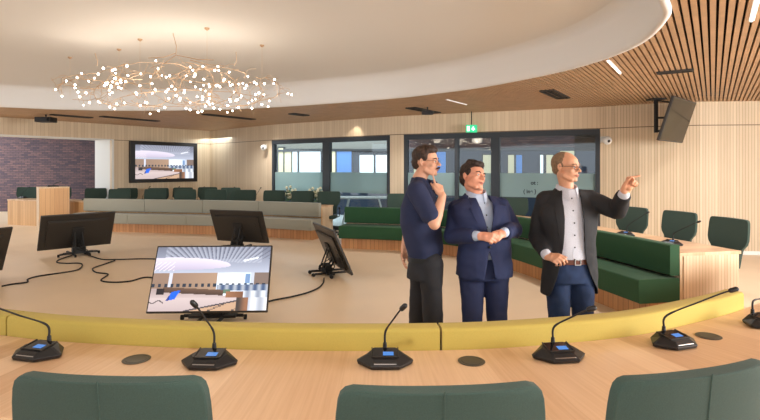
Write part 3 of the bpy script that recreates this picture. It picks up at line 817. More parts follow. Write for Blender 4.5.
chair(-.775, 1.38, (.06, 1), 'dark green chair back at the lower left, left of the three in the foreground', g1)
chair(.170, 1.315, (-.05, 1), 'dark green chair back at the bottom centre, middle of the three in the foreground', g1)
chair(.945, 1.43, (-.27, .96), 'dark green chair back at the lower right, right of the three in the foreground', g1)
g2 = 'chairs behind the green bench'
def toward(p, c=(-3.0, 7.5)): return (c[0]-p[0], c[1]-p[1])
for (px, z, f, lab) in [(734.5, 6.0, (-1, -.12), 'dark green chair nearest the end of the pale oak desk, rightmost in the picture'),
                  (684, 6.9, (-1, -.22), 'dark green chair second from the right edge, between two others by the pale wall'),
                  (636, 7.7, (-1, -.35), 'dark green chair half hidden by the raised arm of the pointing man'),
                  (514, 10.2, (-.4, -.9), 'dark green chair showing between the two men in jackets'),
                  (400.5, 11.75, (-.2, -1), 'dark green chair half hidden by the man in the polo shirt')]:
    chair((px-380)/F*z, z, f, lab, g2)
g3 = 'chairs at the far grey desk'
for i, (px, z) in enumerate([(120.5, 14.3), (156, 14.25), (186, 14.1), (216.3, 13.9), (246.5, 13.75), (275, 13.45), (303.5, 13.1), (329.5, 12.85)]):
    labs = ['dark green chair at the far grey desk, under the left edge of the television', 'dark green chair at the far grey desk, under the television, left of its middle',
            'dark green chair at the far grey desk, under the right part of the television', 'dark green chair at the far grey desk, just right of the television, front row',
            'dark green chair at the far grey desk, left of the glazed screen', 'dark green chair at the far grey desk, left of the green leafy plant',
            'dark green chair at the far grey desk, between the two plants', 'dark green chair at the far grey desk, last one above its right end panel']
    chair((px-380)/F*z, z, (.15+.0*i if i < 4 else -.05, -1), labs[i], g3)
g4 = 'chairs in the rear row at the far side'
for i, (px, z) in enumerate([(128, 15.0), (159, 15.0), (183.5, 15.4), (208, 15.7), (231, 15.3)]):
    labs = ['rear row chair peeping out behind the first grey desk chair', 'rear row chair below the middle of the television', 'rear row chair below the right half of the television',
            'rear row chair below the corner of the oak walls', 'rear row chair right of the corner of the oak walls']
    chair((px-380)/F*z, z, (.2, -1), labs[i], g4)
g5 = 'chairs at the oak desk on the far left'
for i, (px, z) in enumerate([(28.5, 15.75), (61.5, 15.4), (96.5, 14.95)]):
    labs = ['dark green chair in front of the brick wall, left of the lectern', 'dark green chair mostly hidden behind the lectern', 'dark green chair right of the lectern, against the white reveal']
    chair((px-380)/F*z, z, (.3, -1), labs[i], g5)

# ------------------------------------------------------------------ microphones
def make_mic():
    t = thing('desk_microphone', '', 'microphone')
    # elongated octagonal base, wedge shaped, display tilted towards the sitter (-y)
    def ringp(w, d, c): return [(-w/2, -d*.05), (-w/2+c, -d/2), (w/2-c, -d/2), (w/2, -d*.05), (w/2, d*.05), (w/2-c, d/2), (-w/2+c, d/2), (-w/2, d*.05)]
    m = MB(); r0 = ringp(.235, .15, .06); r1 = ringp(.245, .158, .062); r2 = ringp(.15, .105, .028)
    def zt(y, base): return base+(y+.06)*.16
    vs = [(x, y, 0.002) for x, y in r0]+[(x, y, .016) for x, y in r1]+[(x, y, zt(y, .034)) for x, y in r2]
    fs = [tuple(reversed(range(8)))]+[(8*k+i, 8*k+(i+1) % 8, 8*(k+1)+(i+1) % 8, 8*(k+1)+i) for k in (0, 1) for i in range(8)]+[tuple(range(16, 24))]
    m.add(vs, fs); m.build('base', M['black'], t, local=True, bevel=.002)
    Rt = Matrix.Rotation(math.atan(.16), 3, 'X'); c = Vector((0, 0, .034+.06*.16+.0015))
    m = MB(); m.box(c+Vector((0, .004, 0)), (.108, .078, .004), Rt); d = m.build('display', M['screenglass'], t, local=True, bevel=.001)
    m = MB(); m.box(c+Rt @ Vector((.014, -.008, .0026)), (.046, .03, .001), Rt); m.build('status_icon', M['blueicon'], d, local=True)
    m = MB()
    m.box(c+Rt @ Vector((0, -.037, .002)), (.118, .004, .005), Rt); m.box(c+Rt @ Vector((-.057, .004, .002)), (.004, .082, .005), Rt); m.box(c+Rt @ Vector((.057, .004, .002)), (.004, .082, .005), Rt)
    m.build('bezel', M['charcoal'], t, local=True)
    m = MB(); m.box((0, -.066, .020), (.098, .010, .008), Matrix.Rotation(-.5, 3, 'X')); m.build('handle_bar', M['steel'], t, local=True, bevel=.003)
    m = MB(); m.tube([(0, .055, .034), (0, .055, .072)], [.011, .0085], 12); m.build('socket', M['black'], t, local=True, smooth=True, sharp=.8)
    return t
mic0 = make_mic(); mic_n = 0
def mic(px, py, zbase, tip, label, rz, group='goose-neck microphones on the near desk', big=True, bend=.55):
    """px,py: centre of base on desk height zbase; tip: room position of the capsule"""
    global mic_n
    p = P(px, py, zbase) if not isinstance(px, Vector) else px
    if mic_n == 0: t = mic0; t.location = p; t.rotation_euler = (0, 0, rz); t['label'] = label; t['group'] = group
    else: t = dup(mic0, p, rz, label, group, skip='gooseneck')
    mic_n += 1
    if group.startswith('goose'): t.scale = (1.07, 1.07, 1.07)
    X_ = Matrix.LocRotScale(Vector(p), t.rotation_euler, t.scale)
    a = X_ @ Vector((0, .055, .07)); tip = Vector(tip); b = a+Vector((0, 0, .05))*1+ (tip-a)*.05
    c = a+(tip-a)*bend+Vector((0, 0, .028)); d = a+(tip-a)*.85+Vector((0, 0, .012))
    pts = catmull([a, b, c, d, tip], 6); n = len(pts)
    m = MB(); m.tube(pts, [.0055 if i < n*.3 else .0042 for i in range(n)], 8); gn = m.build('gooseneck', M['blackmat'], t, smooth=True)
    dr = (pts[-1]-pts[-3]).normalized()
    m = MB(); m.tube([tip-dr*.012, tip-dr*.008, tip+dr*.002, tip+dr*.028, tip+dr*.036], [.005, .0105, .0125, .012, .007], 12); m.build('capsule', M['black'], gn, smooth=True)
    return t
dt = .742
mic(38.5, 355.5, dt, W(-14, 305, 2.25), 'desk microphone at far left whose neck leans out of the picture', -.25, bend=.5)
mic(209.5, 364, dt, W(195.5, 305.5, 2.30), 'desk microphone in front of the monitor that shows a picture', -.05)
mic(385, 363.5, dt, W(402, 308.5, 2.32), 'desk microphone in the middle, straight above the centre chair', 0.)
mic(558.5, 357.5, dt, W(589, 309.5, 2.38), 'desk microphone in front of the pointing man', .12)
mic(673.5, 344.5, dt, W(731, 290.5, 2.6), 'desk microphone with the long neck reaching past the end of the yellow bench', .32)
mic(764, 325, dt, W(776, 298, 3.3), 'desk microphone cut off by the right edge of the picture', .5)
# microphones on the green side desk
g = 'small microphones on the pale oak desk'
mic(Vector(((625-380)/F*6.8, 6.8, .742)), 0, 0, W(679, 212.5, 6.6) if False else W(647, 213, 6.6), 'small microphone on the pale oak desk in front of the middle right chair', -.9, g)
mic(Vector(((671-380)/F*6.0, 6.0, .742)), 0, 0, W(698, 222, 5.75), 'small microphone near the end of the pale oak desk, neck leaning right', -.9, g)
g = 'small microphones on the far grey desk'
for px, z, lab in [(143.5, 13.95, 'small microphone on the far desk below the left edge of the television'), (173, 13.85, 'small microphone on the far desk below the middle of the television'),
              (198, 13.7, 'small microphone on the far desk right below the television'), (228.5, 13.45, 'small microphone on the far desk by the corner of the oak walls'),
              (255, 13.15, 'small microphone on the far desk left of the left glazed screen')]:
    x = (px-380)/F*z; mic(Vector((x, z, .742)), 0, 0, Vector((x+.12, z+.1, 1.12)), lab, PI, g)
g = 'small microphones on the oak desk at the far left'
for px, z, lab in [(23, 15.25, 'small microphone on the oak desk left of the lectern'), (86, 14.35, 'small microphone on the desk right of the lectern')]:
    x = (px-380)/F*z; mic(Vector((x, z, .742)), 0, 0, Vector((x+.10, z+.1, 1.06)), lab, PI, g)
# cable covers flush in the near desk
def grommet(px, py, label):
    p = P(px, py, .742); t = thing('cable_cover', label, 'cable cover', (p.x, p.y, .7405), 0, 'round cable covers in the near desk')
    m = MB(); m.lathe([(.0, 0), (.062, 0), (.064, .002), (.062, .0035), (.052, .004), (.0505, .0028), (.0, .0028)][1:], 32, (0, 0, 0)); m.build('ring', M['grommet'], t, local=True)
    m = MB(); m.lathe([(.049, .0028), (.047, .0045), (.005, .0048)], 32); m.build('lid', M['grommet'], t, local=True)
grommet(136.5, 359.2, 'round cable cover in the desk above the left foreground chair')
grommet(471.5, 361, 'round cable cover in the desk above the centre foreground chair')
grommet(708.5, 336, 'round cable cover in the desk right of the long necked microphone')

# ------------------------------------------------------------------ monitors standing on the floor
def monitor(c, yaw, tilt, bz, label, showing=False, side=1):
    """c: plan position of bottom centre; n = direction towards the camera side; showing: picture faces n"""
    u = Vector((math.cos(yaw), math.sin(yaw), 0)); n = Vector((math.sin(yaw), -math.cos(yaw), 0)); v = Vector((0, 0, 1))*math.cos(tilt)-n*math.sin(tilt)
    fnv = u.cross(v).normalized()
    if fnv.dot(n) < 0: fnv = -fnv
    w, h = 1.25, .72; b = Vector((c[0], c[1], bz)); cc = b+v*h/2
    t = thing('floor_monitor', label, 'monitor', (c[0], c[1], 0), 0, 'monitors standing on the floor in the middle')
    Rm = Matrix((u, fnv, v)).transposed()
    s = 1 if showing else -1              # side the picture faces
    m = MB(); m.box(cc-fnv*s*.0, (w, .035, h), Rm); cs = m.build('casing', M['charcoal'], t, bevel=.008)
    m = MB(); m.box(cc-fnv*s*.028+v*-.02, (w*.82, .03, h*.74), Rm); m.box(cc-fnv*s*.03+v*h*.30, (w*.78, .04, .02), Rm)
    for k in range(4): m.box(cc-fnv*s*.044+u*(w*.33)+v*(-.1+.06*k), (.03, .006, .03), Rm)
    m.build('rear_housing', M['charcoal'], cs, bevel=.01)
    if showing: screen_mesh(cc+fnv*.0195, u, -v, fnv, w-.03, h-.035, 'display', M['monpic'], t)
    else:
        m = MB(); m.box(cc+fnv*.019, (w-.03, .003, h-.03), Rm) if s > 0 else m.box(cc-fnv*s*-.0 + fnv*(-.019), (w-.03, .003, h-.03), Rm)
        m.build('display', M['screenglass'], t)
    back = -fnv*s                          # pointing behind the picture
    bh_ = Vector((back.x, back.y, 0)).normalized(); foot = Vector((c[0], c[1], 0))+bh_*.22
    m = MB(); m.box(cc+back*.055-v*.08, (.2, .02, .34), Rm)
    for k in range(4): m.ell(cc+back*.07-v*(-.04+.08*(k//2))+u*(-.05+.1*(k % 2)), .009, n=8, m=6)
    m.build('mounting_plate', M['blackmat'], t, bevel=.004)
    m = MB()
    for sx in (-1, 1):
        m.tube([cc+back*.06-v*.2+u*.07*sx, foot+u*.08*sx+Vector((0, 0, .07))], .016, 8)
        m.tube([cc+back*.06+u*.06*sx, foot+bh_*.1+u*.08*sx+Vector((0, 0, .07))], .012, 8)
    Ru = Matrix((u, u.cross(Vector((0, 0, -1))), Vector((0, 0, 1)))).transposed()
    m.box(foot+Vector((0, 0, .10)), (.22, .1, .12), Ru); m.build('support_arm', M['blackmat'], t)
    m = MB()
    for sx in (-1, 1):
        m.tube([foot+u*.32*sx+bh_*.02+Vector((0, 0, .045)), foot+u*.05*sx+Vector((0, 0, .055))], .02, 8)
        m.tube([foot+u*.12*sx+bh_*.22+Vector((0, 0, .04)), foot+u*.1*sx-bh_*.34+Vector((0, 0, .04))], .018, 8)
    m.box(foot+Vector((0, 0, .05)), (.5, .12, .03), Ru); bs = m.build('base', M['blackmat'], t, bevel=.003)
    for sx in (-1, 1):
        for q in (foot+u*.34*sx+bh_*.02, foot+u*.12*sx+bh_*.24, foot+u*.1*sx-bh_*.35):
            m = MB(); m.tube([Vector((q.x, q.y, .028))-u*.014, Vector((q.x, q.y, .028))+u*.014], .028, 12); m.build('wheel', M['rubber'], bs)
    m = MB(); lp_ = [foot+Vector((math.cos(a)*.12, math.sin(a)*.09, .12+.02*math.sin(3*a))) for a in [2*PI*k/16 for k in range(17)]]
    m.tube(lp_, .009, 6); m.tube([cc+back*.07-v*.15, foot+bh_*.1+Vector((0, 0, .15)), foot+u*.15+Vector((0, 0, .08))], .008, 6)
    m.build('cable_loop', M['rubber'], t, smooth=True)
    return foot
fF = monitor((-1.80, 5.28), .037, .44, .14, 'large monitor nearest the camera showing a picture of the room', True)
fA = monitor((-5.86, 9.75), .80, -.41, .13, 'monitor seen from behind at left, in front of the lectern')
fB = monitor((-2.85, 10.55), -.337, -.38, .12, 'monitor seen from behind beyond the monitor that shows a picture')
fC = monitor((-.62, 7.95), -1.206, -.41, .09, 'monitor turned sideways just left of the man in the polo shirt')
fD = monitor((-5.97, 7.07), 1.1, -.41, .12, 'monitor cut off by the left edge of the picture')
def cable(pts, label, r=.011):
    q = catmull([Vector((p.x, p.y, r+.001)) for p in pts], 8)
    m = MB(); m.tube(q, r, 8); o = m.build('floor_cable', M['rubber'], smooth=True); tag(o, label, 'cable', 'black cables on the floor'); return o
Pf = lambda x, y: P(x, y, 0)
cable([Pf(72, 256), Pf(60, 260), Pf(57, 263), Pf(66, 264), Pf(80, 264), Pf(82, 267), Pf(76, 271), Pf(58, 274), Pf(38, 277), Pf(28, 280), Pf(27, 283), Pf(12, 285), Pf(2, 287)], 'black cable from the left rear monitor winding to the left edge')
cable([Pf(84, 254), Pf(92, 257), Pf(103, 260), Pf(120, 260), Pf(152, 259.5), Pf(190, 262)], 'black cable running right from the left rear monitor, upper of two')
cable([Pf(115, 261), Pf(104, 265), Pf(93, 269), Pf(96, 273), Pf(108, 275), Pf(101, 281), Pf(112, 283), Pf(130, 282), Pf(148, 278), Pf(175, 284), Pf(205, 300)], 'black cable wriggling to the front monitor, lower of two')
cable([Pf(324, 279), Pf(323, 284), Pf(318, 289), Pf(306, 294), Pf(290, 298), Pf(270, 302), Pf(245, 310), Pf(215, 318)], 'black cable curving from the sideways monitor to the front monitor')

# ------------------------------------------------------------------ plants, corridor table
def plant(px, z, kind, label):
    x = (px-380)/F*z; t = thing('potted_plant', label, 'plant', (x, z, 0), 0, None); rnd = random.Random(px)
    m = MB(); m.lathe([(.10, 0), (.13, .3), (.14, .55), (.125, .55), (.12, .5)], 20); m.build('pot', M['white'], t, local=True)
    m = MB(); fl = MB()
    for k in range(120):
        a = rnd.uniform(0, 2*PI); el = rnd.uniform(.1, 1.4); r = rnd.uniform(.12, .3); b = Vector((math.cos(a)*math.cos(el)*r, math.sin(a)*math.cos(el)*r, .72+math.sin(el)*r*1.3))
        s = rnd.uniform(.035, .06); R = Matrix.Rotation(a, 3, 'Z') @ Matrix.Rotation(rnd.uniform(-1, 1), 3, 'Y')
        m.add([b+R @ Vector(q)*s for q in ((-1, 0, 0), (0, -.5, .1), (1, 0, 0), (0, .5, .1), (0, 0, -.05))], [(0, 1, 2, 3), (0, 4, 1), (1, 4, 2), (2, 4, 3), (3, 4, 0)])
        if k % (3 if kind else 6) == 0: fl.ell(b*1.0+Vector((0, 0, .05)), .04, n=8, m=6)
    m.build('foliage', M['leaf'], t, local=True); fl.build('blossom', M['blossom'], t, local=True)
    m = MB()
    for k in range(7): a = k*.9; m.tube([(0.02*math.cos(a), .02*math.sin(a), .48), (.06*math.cos(a), .06*math.sin(a), .68), (.14*math.cos(a), .14*math.sin(a), .85)], .006, 6)
    m.build('stem', M['leaf'], t, local=True)
plant(289, 13.75, 0, 'leafy green plant in a white pot between two far chairs')
plant(317, 13.55, 1, 'plant with cream blossoms at the right part of the far desk')
tp = Vector(((364-380)/F*14.6, 14.6))
t = thing('white_table', 'white high table standing behind the left glazed screen', 'table', (tp.x, tp.y, 0))
m = MB(); m.box((0, 0, .80), (1.6, .8, .04)); m.build('table_top', M['white'], t, local=True, bevel=.008)
for sx in (-1, 1):
    for sy in (-1, 1):
        m = MB(); m.tube([(sx*.42, sy*.25, .79), (sx*.62, sy*.33, .0)], .022, 8); m.build('leg', M['white'], t, local=True)

# ------------------------------------------------------------------ chandelier
rnd = random.Random(11); cz = 6.6; cp = Vector(((168-380)/F*6.4, 6.4, 0))
t = thing('branch_chandelier', 'wide chandelier of copper twigs with tiny glowing bulbs under the white dish', 'chandelier', (cp.x, cp.y, DISH))
bulbs = []
mbw = MB()
def tw_pos(px, py, z): return W(px, py, z)
# main wavy branches, each a loose loop with side twigs
loops = [(84, 90, 6.8, 26, 11), (118, 94, 6.4, 24, 13), (150, 90, 6.1, 27, 17), (182, 84, 5.9, 32, 22), (208, 88, 6.1, 28, 18), (236, 94, 6.5, 28, 14), (258, 90, 6.9, 22, 12), (150, 72, 5.9, 40, 9), (212, 76, 6.0, 34, 8), (92, 82, 6.6, 30, 8), (160, 98, 7.2, 60, 10), (190, 100, 6.0, 70, 9)]
for i, (cx, cy, z, rx, ry) in enumerate(loops):
    pts = []; ph = rnd.uniform(0, 6); n = 26
    for k in range(n):
        a = ph+5.6*k/(n-1)
        p = tw_pos(cx+rx*math.cos(a), cy+ry*math.sin(a)*.95-rnd.uniform(0, 1.5), z+.45*math.sin(a*1.0+i))
        pts.append(p)
    q = catmull(pts, 2); mbw.tube(q, .0035, 5)
    for k in range(1, n-1):
        for rep in range(2 if i < 7 else 1):
            if rnd.random() < .80:
                d = Vector((rnd.uniform(-1, 1), rnd.uniform(-1, 1), rnd.uniform(-.8, .55))).normalized()*rnd.uniform(.07, .2)
                e = pts[k]+d; e.z = min(e.z, DISH-.1); mid = pts[k]+d*.5+Vector((0, 0, .02))
                mbw.tube([pts[k], mid, e], .0022, 4)
                if rnd.random() < .48: bulbs.append(e)
for (px, py, px2, py2, z) in [(173, 33, 176, 55, 5.3), (95, 53, 97, 66, 6.0), (236, 52, 234, 66, 5.9), (150, 80, 164, 60, 5.6), (176, 55, 214, 60, 5.6), (148, 58, 176, 53, 5.7), (176, 55, 150, 68, 5.6), (190, 60, 224, 66, 5.7)]:
    a, b = tw_pos(px, py, z), tw_pos(px2, py2, z)
    a.z = min(a.z, DISH-.02); mbw.tube([a, (a+b)/2+Vector((.02, 0, -.02)), b], .004, 5)
mbw.build('twigs', M['copper'], t)
mw = MB()
for (px, py) in [(70, 57), (119, 49), (140, 39), (207, 28), (262, 45)]:
    zc = (DISH-H)*F/(YH-py); p = W(px, py, zc); p.z = DISH
    m = MB(); m.lathe([(.03, 0), (.03, -.012), (.008, -.03)], 12, tuple(p)); m.build('ceiling_hook', M['copper'], t)
    mw.tube([p, (p.x, p.y, 2.75)], .0012, 4)
mw.build('suspension_wire', M['copper'], t)
me = None; rnd.shuffle(bulbs)
for i, b in enumerate(bulbs[:99]):
    if me is None:
        m = MB(); m.ell((0, 0, 0), .012, n=8, m=6); o = m.build('bulb', M['bulb'], t, local=True, smooth=True); me = o.data
    else: o = bpy.data.objects.new('bulb', me); COL.objects.link(o); o.parent = t
    o.location = b-Vector(t.location)
m = MB()
for b in bulbs[99:]: m.ell(b, .011, n=8, m=6)
o = m.build('bulb_cluster', M['bulb'], t, smooth=True); o['kind'] = 'stuff'


# ------------------------------------------------------------------ people
def remesh(mb, voxel, smooth=4, disp=None):
    """fuse overlapping closed pieces into one continuous surface"""
    me = bpy.data.meshes.new('tmp'); me.from_pydata([tuple(v) for v in mb.v], [], mb.f)
    bm = bmesh.new(); bm.from_mesh(me); bmesh.ops.recalc_face_normals(bm, faces=bm.faces); bm.to_mesh(me); bm.free()
    o = bpy.data.objects.new('tmp', me); COL.objects.link(o)
    r = o.modifiers.new('r', 'REMESH'); r.mode = 'VOXEL'; r.voxel_size = voxel; r.use_smooth_shade = True
    if smooth: s = o.modifiers.new('s', 'SMOOTH'); s.factor = .5; s.iterations = smooth
    bpy.context.view_layer.update()
    out = bpy.data.meshes.new_from_object(o.evaluated_get(bpy.context.evaluated_depsgraph_get()))
    bpy.data.objects.remove(o); bpy.data.meshes.remove(me)
    if disp:
        ns = [v.normal.copy() for v in out.vertices]
        for v, n in zip(out.vertices, ns): v.co += n*disp(v.co)
    return out
def child(name, me, material, parent, world=True):
    me.materials.clear(); me.materials.append(material)
    X_ = Matrix.Translation(-Vector(parent.location)) if parent.parent is None else Matrix.Translation(-Vector(parent.parent.location))
    me.transform(X_); me.shade_smooth()
    o = bpy.data.objects.new(name, me); COL.objects.link(o); o.parent = parent; return o
def bvh(me): return BVHTree.FromPolygons([v.co.copy() for v in me.vertices], [tuple(p.vertices) for p in me.polygons])
def hand(mb, wrist, pdir, normal, side, curls, idx_dir=None, thumb=None, s=1., spread=.06):
    """side=+1 left hand, -1 right hand; curls per finger (index..little), radians per joint"""
    wrist = Vector(wrist); d = Vector(pdir).normalized(); n = Vector(normal); n = (n-d*n.dot(d)).normalized()
    lat = n.cross(d)*side                  # towards the thumb
    offs = [.030, .0105, -.009, -.0275]; lens = [.072, .080, .074, .058]; rad = [.0088, .009, .0085, .0076]
    kn = [wrist+(d*l_+lat*o_)*s for l_, o_ in zip((.092, .095, .09, .082), offs)]
    for k, o_ in zip(kn, offs):
        mb.caps([wrist+(lat*o_*.55+d*.008)*s, (wrist+k)/2+n*.002*s, k], [.017*s, .0155*s, .0115*s], 10)
    mb.ell(wrist+(d*.045+n*.004)*s, .026*s, n=12)
    mb.ell(wrist+(d*.035+lat*.026+n*.010)*s, .017*s, n=10)
    for i in range(4):
        p = kn[i]; dr = (d+lat*spread*(1.5-i)).normalized(); ax = n
        pts = [p]; rr_ = [rad[i]*1.1*s]
        if i == 0 and idx_dir is not None:
            dr = Vector(idx_dir).normalized()
            for f_ in (.45, .30, .25): p = p+dr*lens[i]*f_*s; pts.append(p); rr_.append(rad[i]*s*(1-.12*len(pts)/2))
        else:
            a = 0.
            for j, f_ in enumerate((.45, .30, .25)):
                a += curls[i]*(1., 1.15, .8)[j]
                q = dr*math.cos(a)+ax*math.sin(a); p = p+q*lens[i]*f_*s; pts.append(p); rr_.append(rad[i]*s*(1-.07*(j+1)))
        mb.caps(pts, rr_, 10)
    t0 = wrist+(d*.022+lat*.024+n*.006)*s
    if thumb is None: thumb = (.6, .65, .35)
    td = (d*thumb[0]+lat*thumb[1]+n*thumb[2]).normalized(); t1 = t0+td*.042*s
    td2 = (d*(thumb[0]+.5)+lat*thumb[1]*.3+n*(thumb[2]+.25)).normalized(); t2 = t1+td2*.031*s; t3 = t2+td2*.025*s
    mb.caps([t0, t1, t2, t3], [.0145*s, .0115*s, .0098*s, .0082*s], 10)
    return kn
def head_pieces(mb, X_, s=1., fat=1., nose=1.):
    R = X_.to_3x3()
    E = lambda c, r, Rr=None: mb.ell(X_ @ (Vector(c)*s), tuple(q*s for q in r), R if Rr is None else R @ Rr, 20, 14)
    Cp = lambda pts, rs: mb.caps([X_ @ (Vector(p)*s) for p in pts], [q*s for q in rs], 12)
    # local: +x the head's own left, -y forward (face), z up; origin between the ears
    E((0, .012, .035), (.074, .094, .083)); E((0, -.028, .035), (.066, .062, .062))
    E((0, -.036, -.028), (.060*fat, .054, .070)); E((0, -.05, -.072), (.042*fat, .040, .032)); E((0, -.074, -.093), (.020, .017, .015))
    Cp([(-.052*fat, -.012, -.058), (-.03*fat, -.062, -.092)], [.022, .016]); Cp([(.052*fat, -.012, -.058), (.03*fat, -.062, -.092)], [.022, .016])
    Cp([(-.036, -.079, .024), (0, -.088, .024), (.036, -.079, .024)], [.0105, .010, .0105])
    for sx in (-1, 1):
        E((sx*.040*fat, -.062, -.022), (.020, .018, .017))
        E((sx*.031, -.077, .001), (.0155, .0125, .0115))
        # ear: rim and lobe
        Cp([(sx*.0755, .006, .024), (sx*.084, .018, .016), (sx*.084, .018, -.004), (sx*.077, .006, -.026)], [.006, .0065, .0065, .0065])
        E((sx*.077, .008, .0), (.006, .013, .024))
        E((sx*.0125, -.098, -.026), (.0085, .010, .0075))
    Cp([(0, -.086, .014), (0, -.100, -.008), (0, -.112*nose, -.024)], [.0075, .0085, .0115])
    Cp([(-.019, -.085, -.054), (0, -.0935, -.051), (.019, -.085, -.054)], [.0055, .0075, .0055])
    Cp([(-.016, -.084, -.062), (0, -.0915, -.064), (.016, -.084, -.062)], [.0055, .0075, .0055])
def face_details(root, body, X_, s, iris=True, brow=None, mouth_curve=0.):
    T = lambda c: X_ @ (Vector(c)*s); R = X_.to_3x3()
    for sx in (-1, 1):
        m = MB(); m.ell(T((sx*.0315, -.0835, .0015)), (.0118*s, .0085*s, .0062*s), R, 14, 10); e = m.build('eye', M['eye'], root, smooth=True)
        m = MB(); m.ell(T((sx*.0315, -.0908, .0015)), (.0052*s, .0022*s, .0052*s), R, 12, 8); m.build('iris', M['iris'], e, smooth=True)
        m = MB(); m.caps([T((sx*.014, -.0935, .0215)), T((sx*.032, -.0935, .0275)), T((sx*.050, -.077, .0225))], [.0035*s, .0042*s, .0025*s], 8); m.build('eyebrow', brow, root, smooth=True)
    m = MB(); c = mouth_curve
    m.caps([T((-.023, -.0865, -.057+c)), T((-.009, -.0975, -.0555)), T((.009, -.0975, -.0555)), T((.023, -.0865, -.057+c))], [.002*s, .0038*s, .0038*s, .002*s], 8)
    m.caps([T((-.014, -.093, -.0625)), T((0, -.0975, -.0645)), T((.014, -.093, -.0625))], [.003*s, .0045*s, .003*s], 8)
    m.build('lips', M['lip1'], root, smooth=True)
def glasses(root, X_, s, rim=.0011, col='blackmat'):
    T = lambda c: X_ @ (Vector(c)*s); m = MB()
    for sx in (-1, 1):
        ring = []
        for k in range(25):
            a = 2*PI*k/24; cx = abs(math.cos(a))**.7*math.copysign(1, math.cos(a)); cy = abs(math.sin(a))**.8*math.copysign(1, math.sin(a))
            ring.append(T((sx*.0325+.0255*cx, -.1055+.008*abs(cx*.0255+sx*.0325)/.058, -.001+.0145*cy)))
        m.tube(ring, rim, 6)
        m.tube([T((sx*.058, -.098, .009)), T((sx*.074, -.085, .010)), T((sx*.083, -.03, .010)), T((sx*.083, .006, .010)), T((sx*.080, .022, -.006))], rim*1.1, 6)
    m.tube([T((-.008, -.106, .004)), T((0, -.108, .006)), T((.008, -.106, .004))], rim, 6)
    m.build('glasses', M[col], root, smooth=True)
def torso_frame(c, yaw): return Vector((math.cos(yaw), math.sin(yaw), 0)), Vector((math.sin(yaw), -math.cos(yaw), 0))
def loft(mb, rings, yaw, n=32, e=2.4):
    """rings: (center, half width, half depth) ; closed"""
    l, f = torso_frame(None, yaw); vs = []
    for (c, a, b) in rings:
        for j in range(n):
            t = 2*PI*j/n; x = abs(math.cos(t))**(2/e)*math.copysign(1, math.cos(t)); y = abs(math.sin(t))**(2/e)*math.copysign(1, math.sin(t))
            vs.append(Vector(c)+l*a*x+f*b*y)
    k = len(rings); fs = [(i*n+j, i*n+(j+1) % n, (i+1)*n+(j+1) % n, (i+1)*n+j) for i in range(k-1) for j in range(n)]
    fs.append(tuple(reversed(range(n)))); fs.append(tuple((k-1)*n+j for j in range(n)))
    mb.add(vs, fs)
def folds(amp, sc, seed):
    off = Vector((seed, seed*1.7, 0))
    def fn(p):
        return amp*(noise.noise(Vector((p.x*sc, p.y*sc, p.z*sc*.8))+off)+.5*noise.noise(Vector((p.x*sc*2.1, p.y*sc*2.1, p.z*sc*2.4))+off))
    return fn
def cut_mesh(me, test):
    bm = bmesh.new(); bm.from_mesh(me); dl = [f for f in bm.faces if test(f.calc_center_median(), f.normal)]
    bmesh.ops.delete(bm, geom=dl, context='FACES'); 
    # keep the largest island only
    bm.verts.ensure_lookup_table(); seen = set(); best = []
    for v in bm.verts:
        if v.index in seen: continue
        st = [v]; isl = []; seen.add(v.index)
        while st:
            x = st.pop(); isl.append(x)
            for e in x.link_edges:
                w_ = e.other_vert(x)
                if w_.index not in seen: seen.add(w_.index); st.append(w_)
        if len(isl) > len(best): best = isl
    keep = set(v.index for v in best); bmesh.ops.delete(bm, geom=[v for v in bm.verts if v.index not in keep], context='VERTS')
    # smooth the cut line
    for _ in range(10):
        bv = [v for v in bm.verts if v.is_boundary]; new = {}
        for v in bv:
            nb = [e.other_vert(v) for e in v.link_edges if e.is_boundary]
            if len(nb) == 2: new[v] = (v.co+nb[0].co+nb[1].co)/3
        for v, c in new.items(): v.co = c
    bm.to_mesh(me); bm.free(); return me
def thicken(o, t):
    s = o.modifiers.new('cloth', 'SOLIDIFY'); s.thickness = t; s.offset = -1.

def limbs(j, side): return [j['sh'+side], j['el'+side], j['wr'+side]]
def hm(c, yaw, pitch=0., roll=0.):          # head matrix: yaw turns the face from the camera towards +x
    return Matrix.Translation(c) @ Matrix.Rotation(yaw, 4, 'Z') @ Matrix.Rotation(roll, 4, 'Y') @ Matrix.Rotation(pitch, 4, 'X')
def shoe(root, heel, toe, material, s=1.):
    d = (Vector(toe)-Vector(heel)); d.z = 0; d.normalize(); l = Vector((-d.y, d.x, 0)); m = MB(); h = Vector(heel); h.z = 0
    m.ell(h+d*.03+Vector((0, 0, .045)), (.038, .038, .042)); m.ell(h+d*.12+Vector((0, 0, .042)), (.11, .042, .038), Matrix((d, l, Vector((0, 0, 1)))).transposed())
    m.ell(h+d*.21+Vector((0, 0, .030)), (.065, .046, .027), Matrix((d, l, Vector((0, 0, 1)))).transposed()); m.caps([h+d*.02+Vector((0, 0, .05)), h+d*.02+Vector((0, 0, .10))], [.04, .042])
    me = remesh(m, .008, 3)
    for v in me.vertices: v.co.z = max(v.co.z, .004)
    child('shoe', me, material, root)
def zat(c, z): v = Vector(c); v.z = z; return v
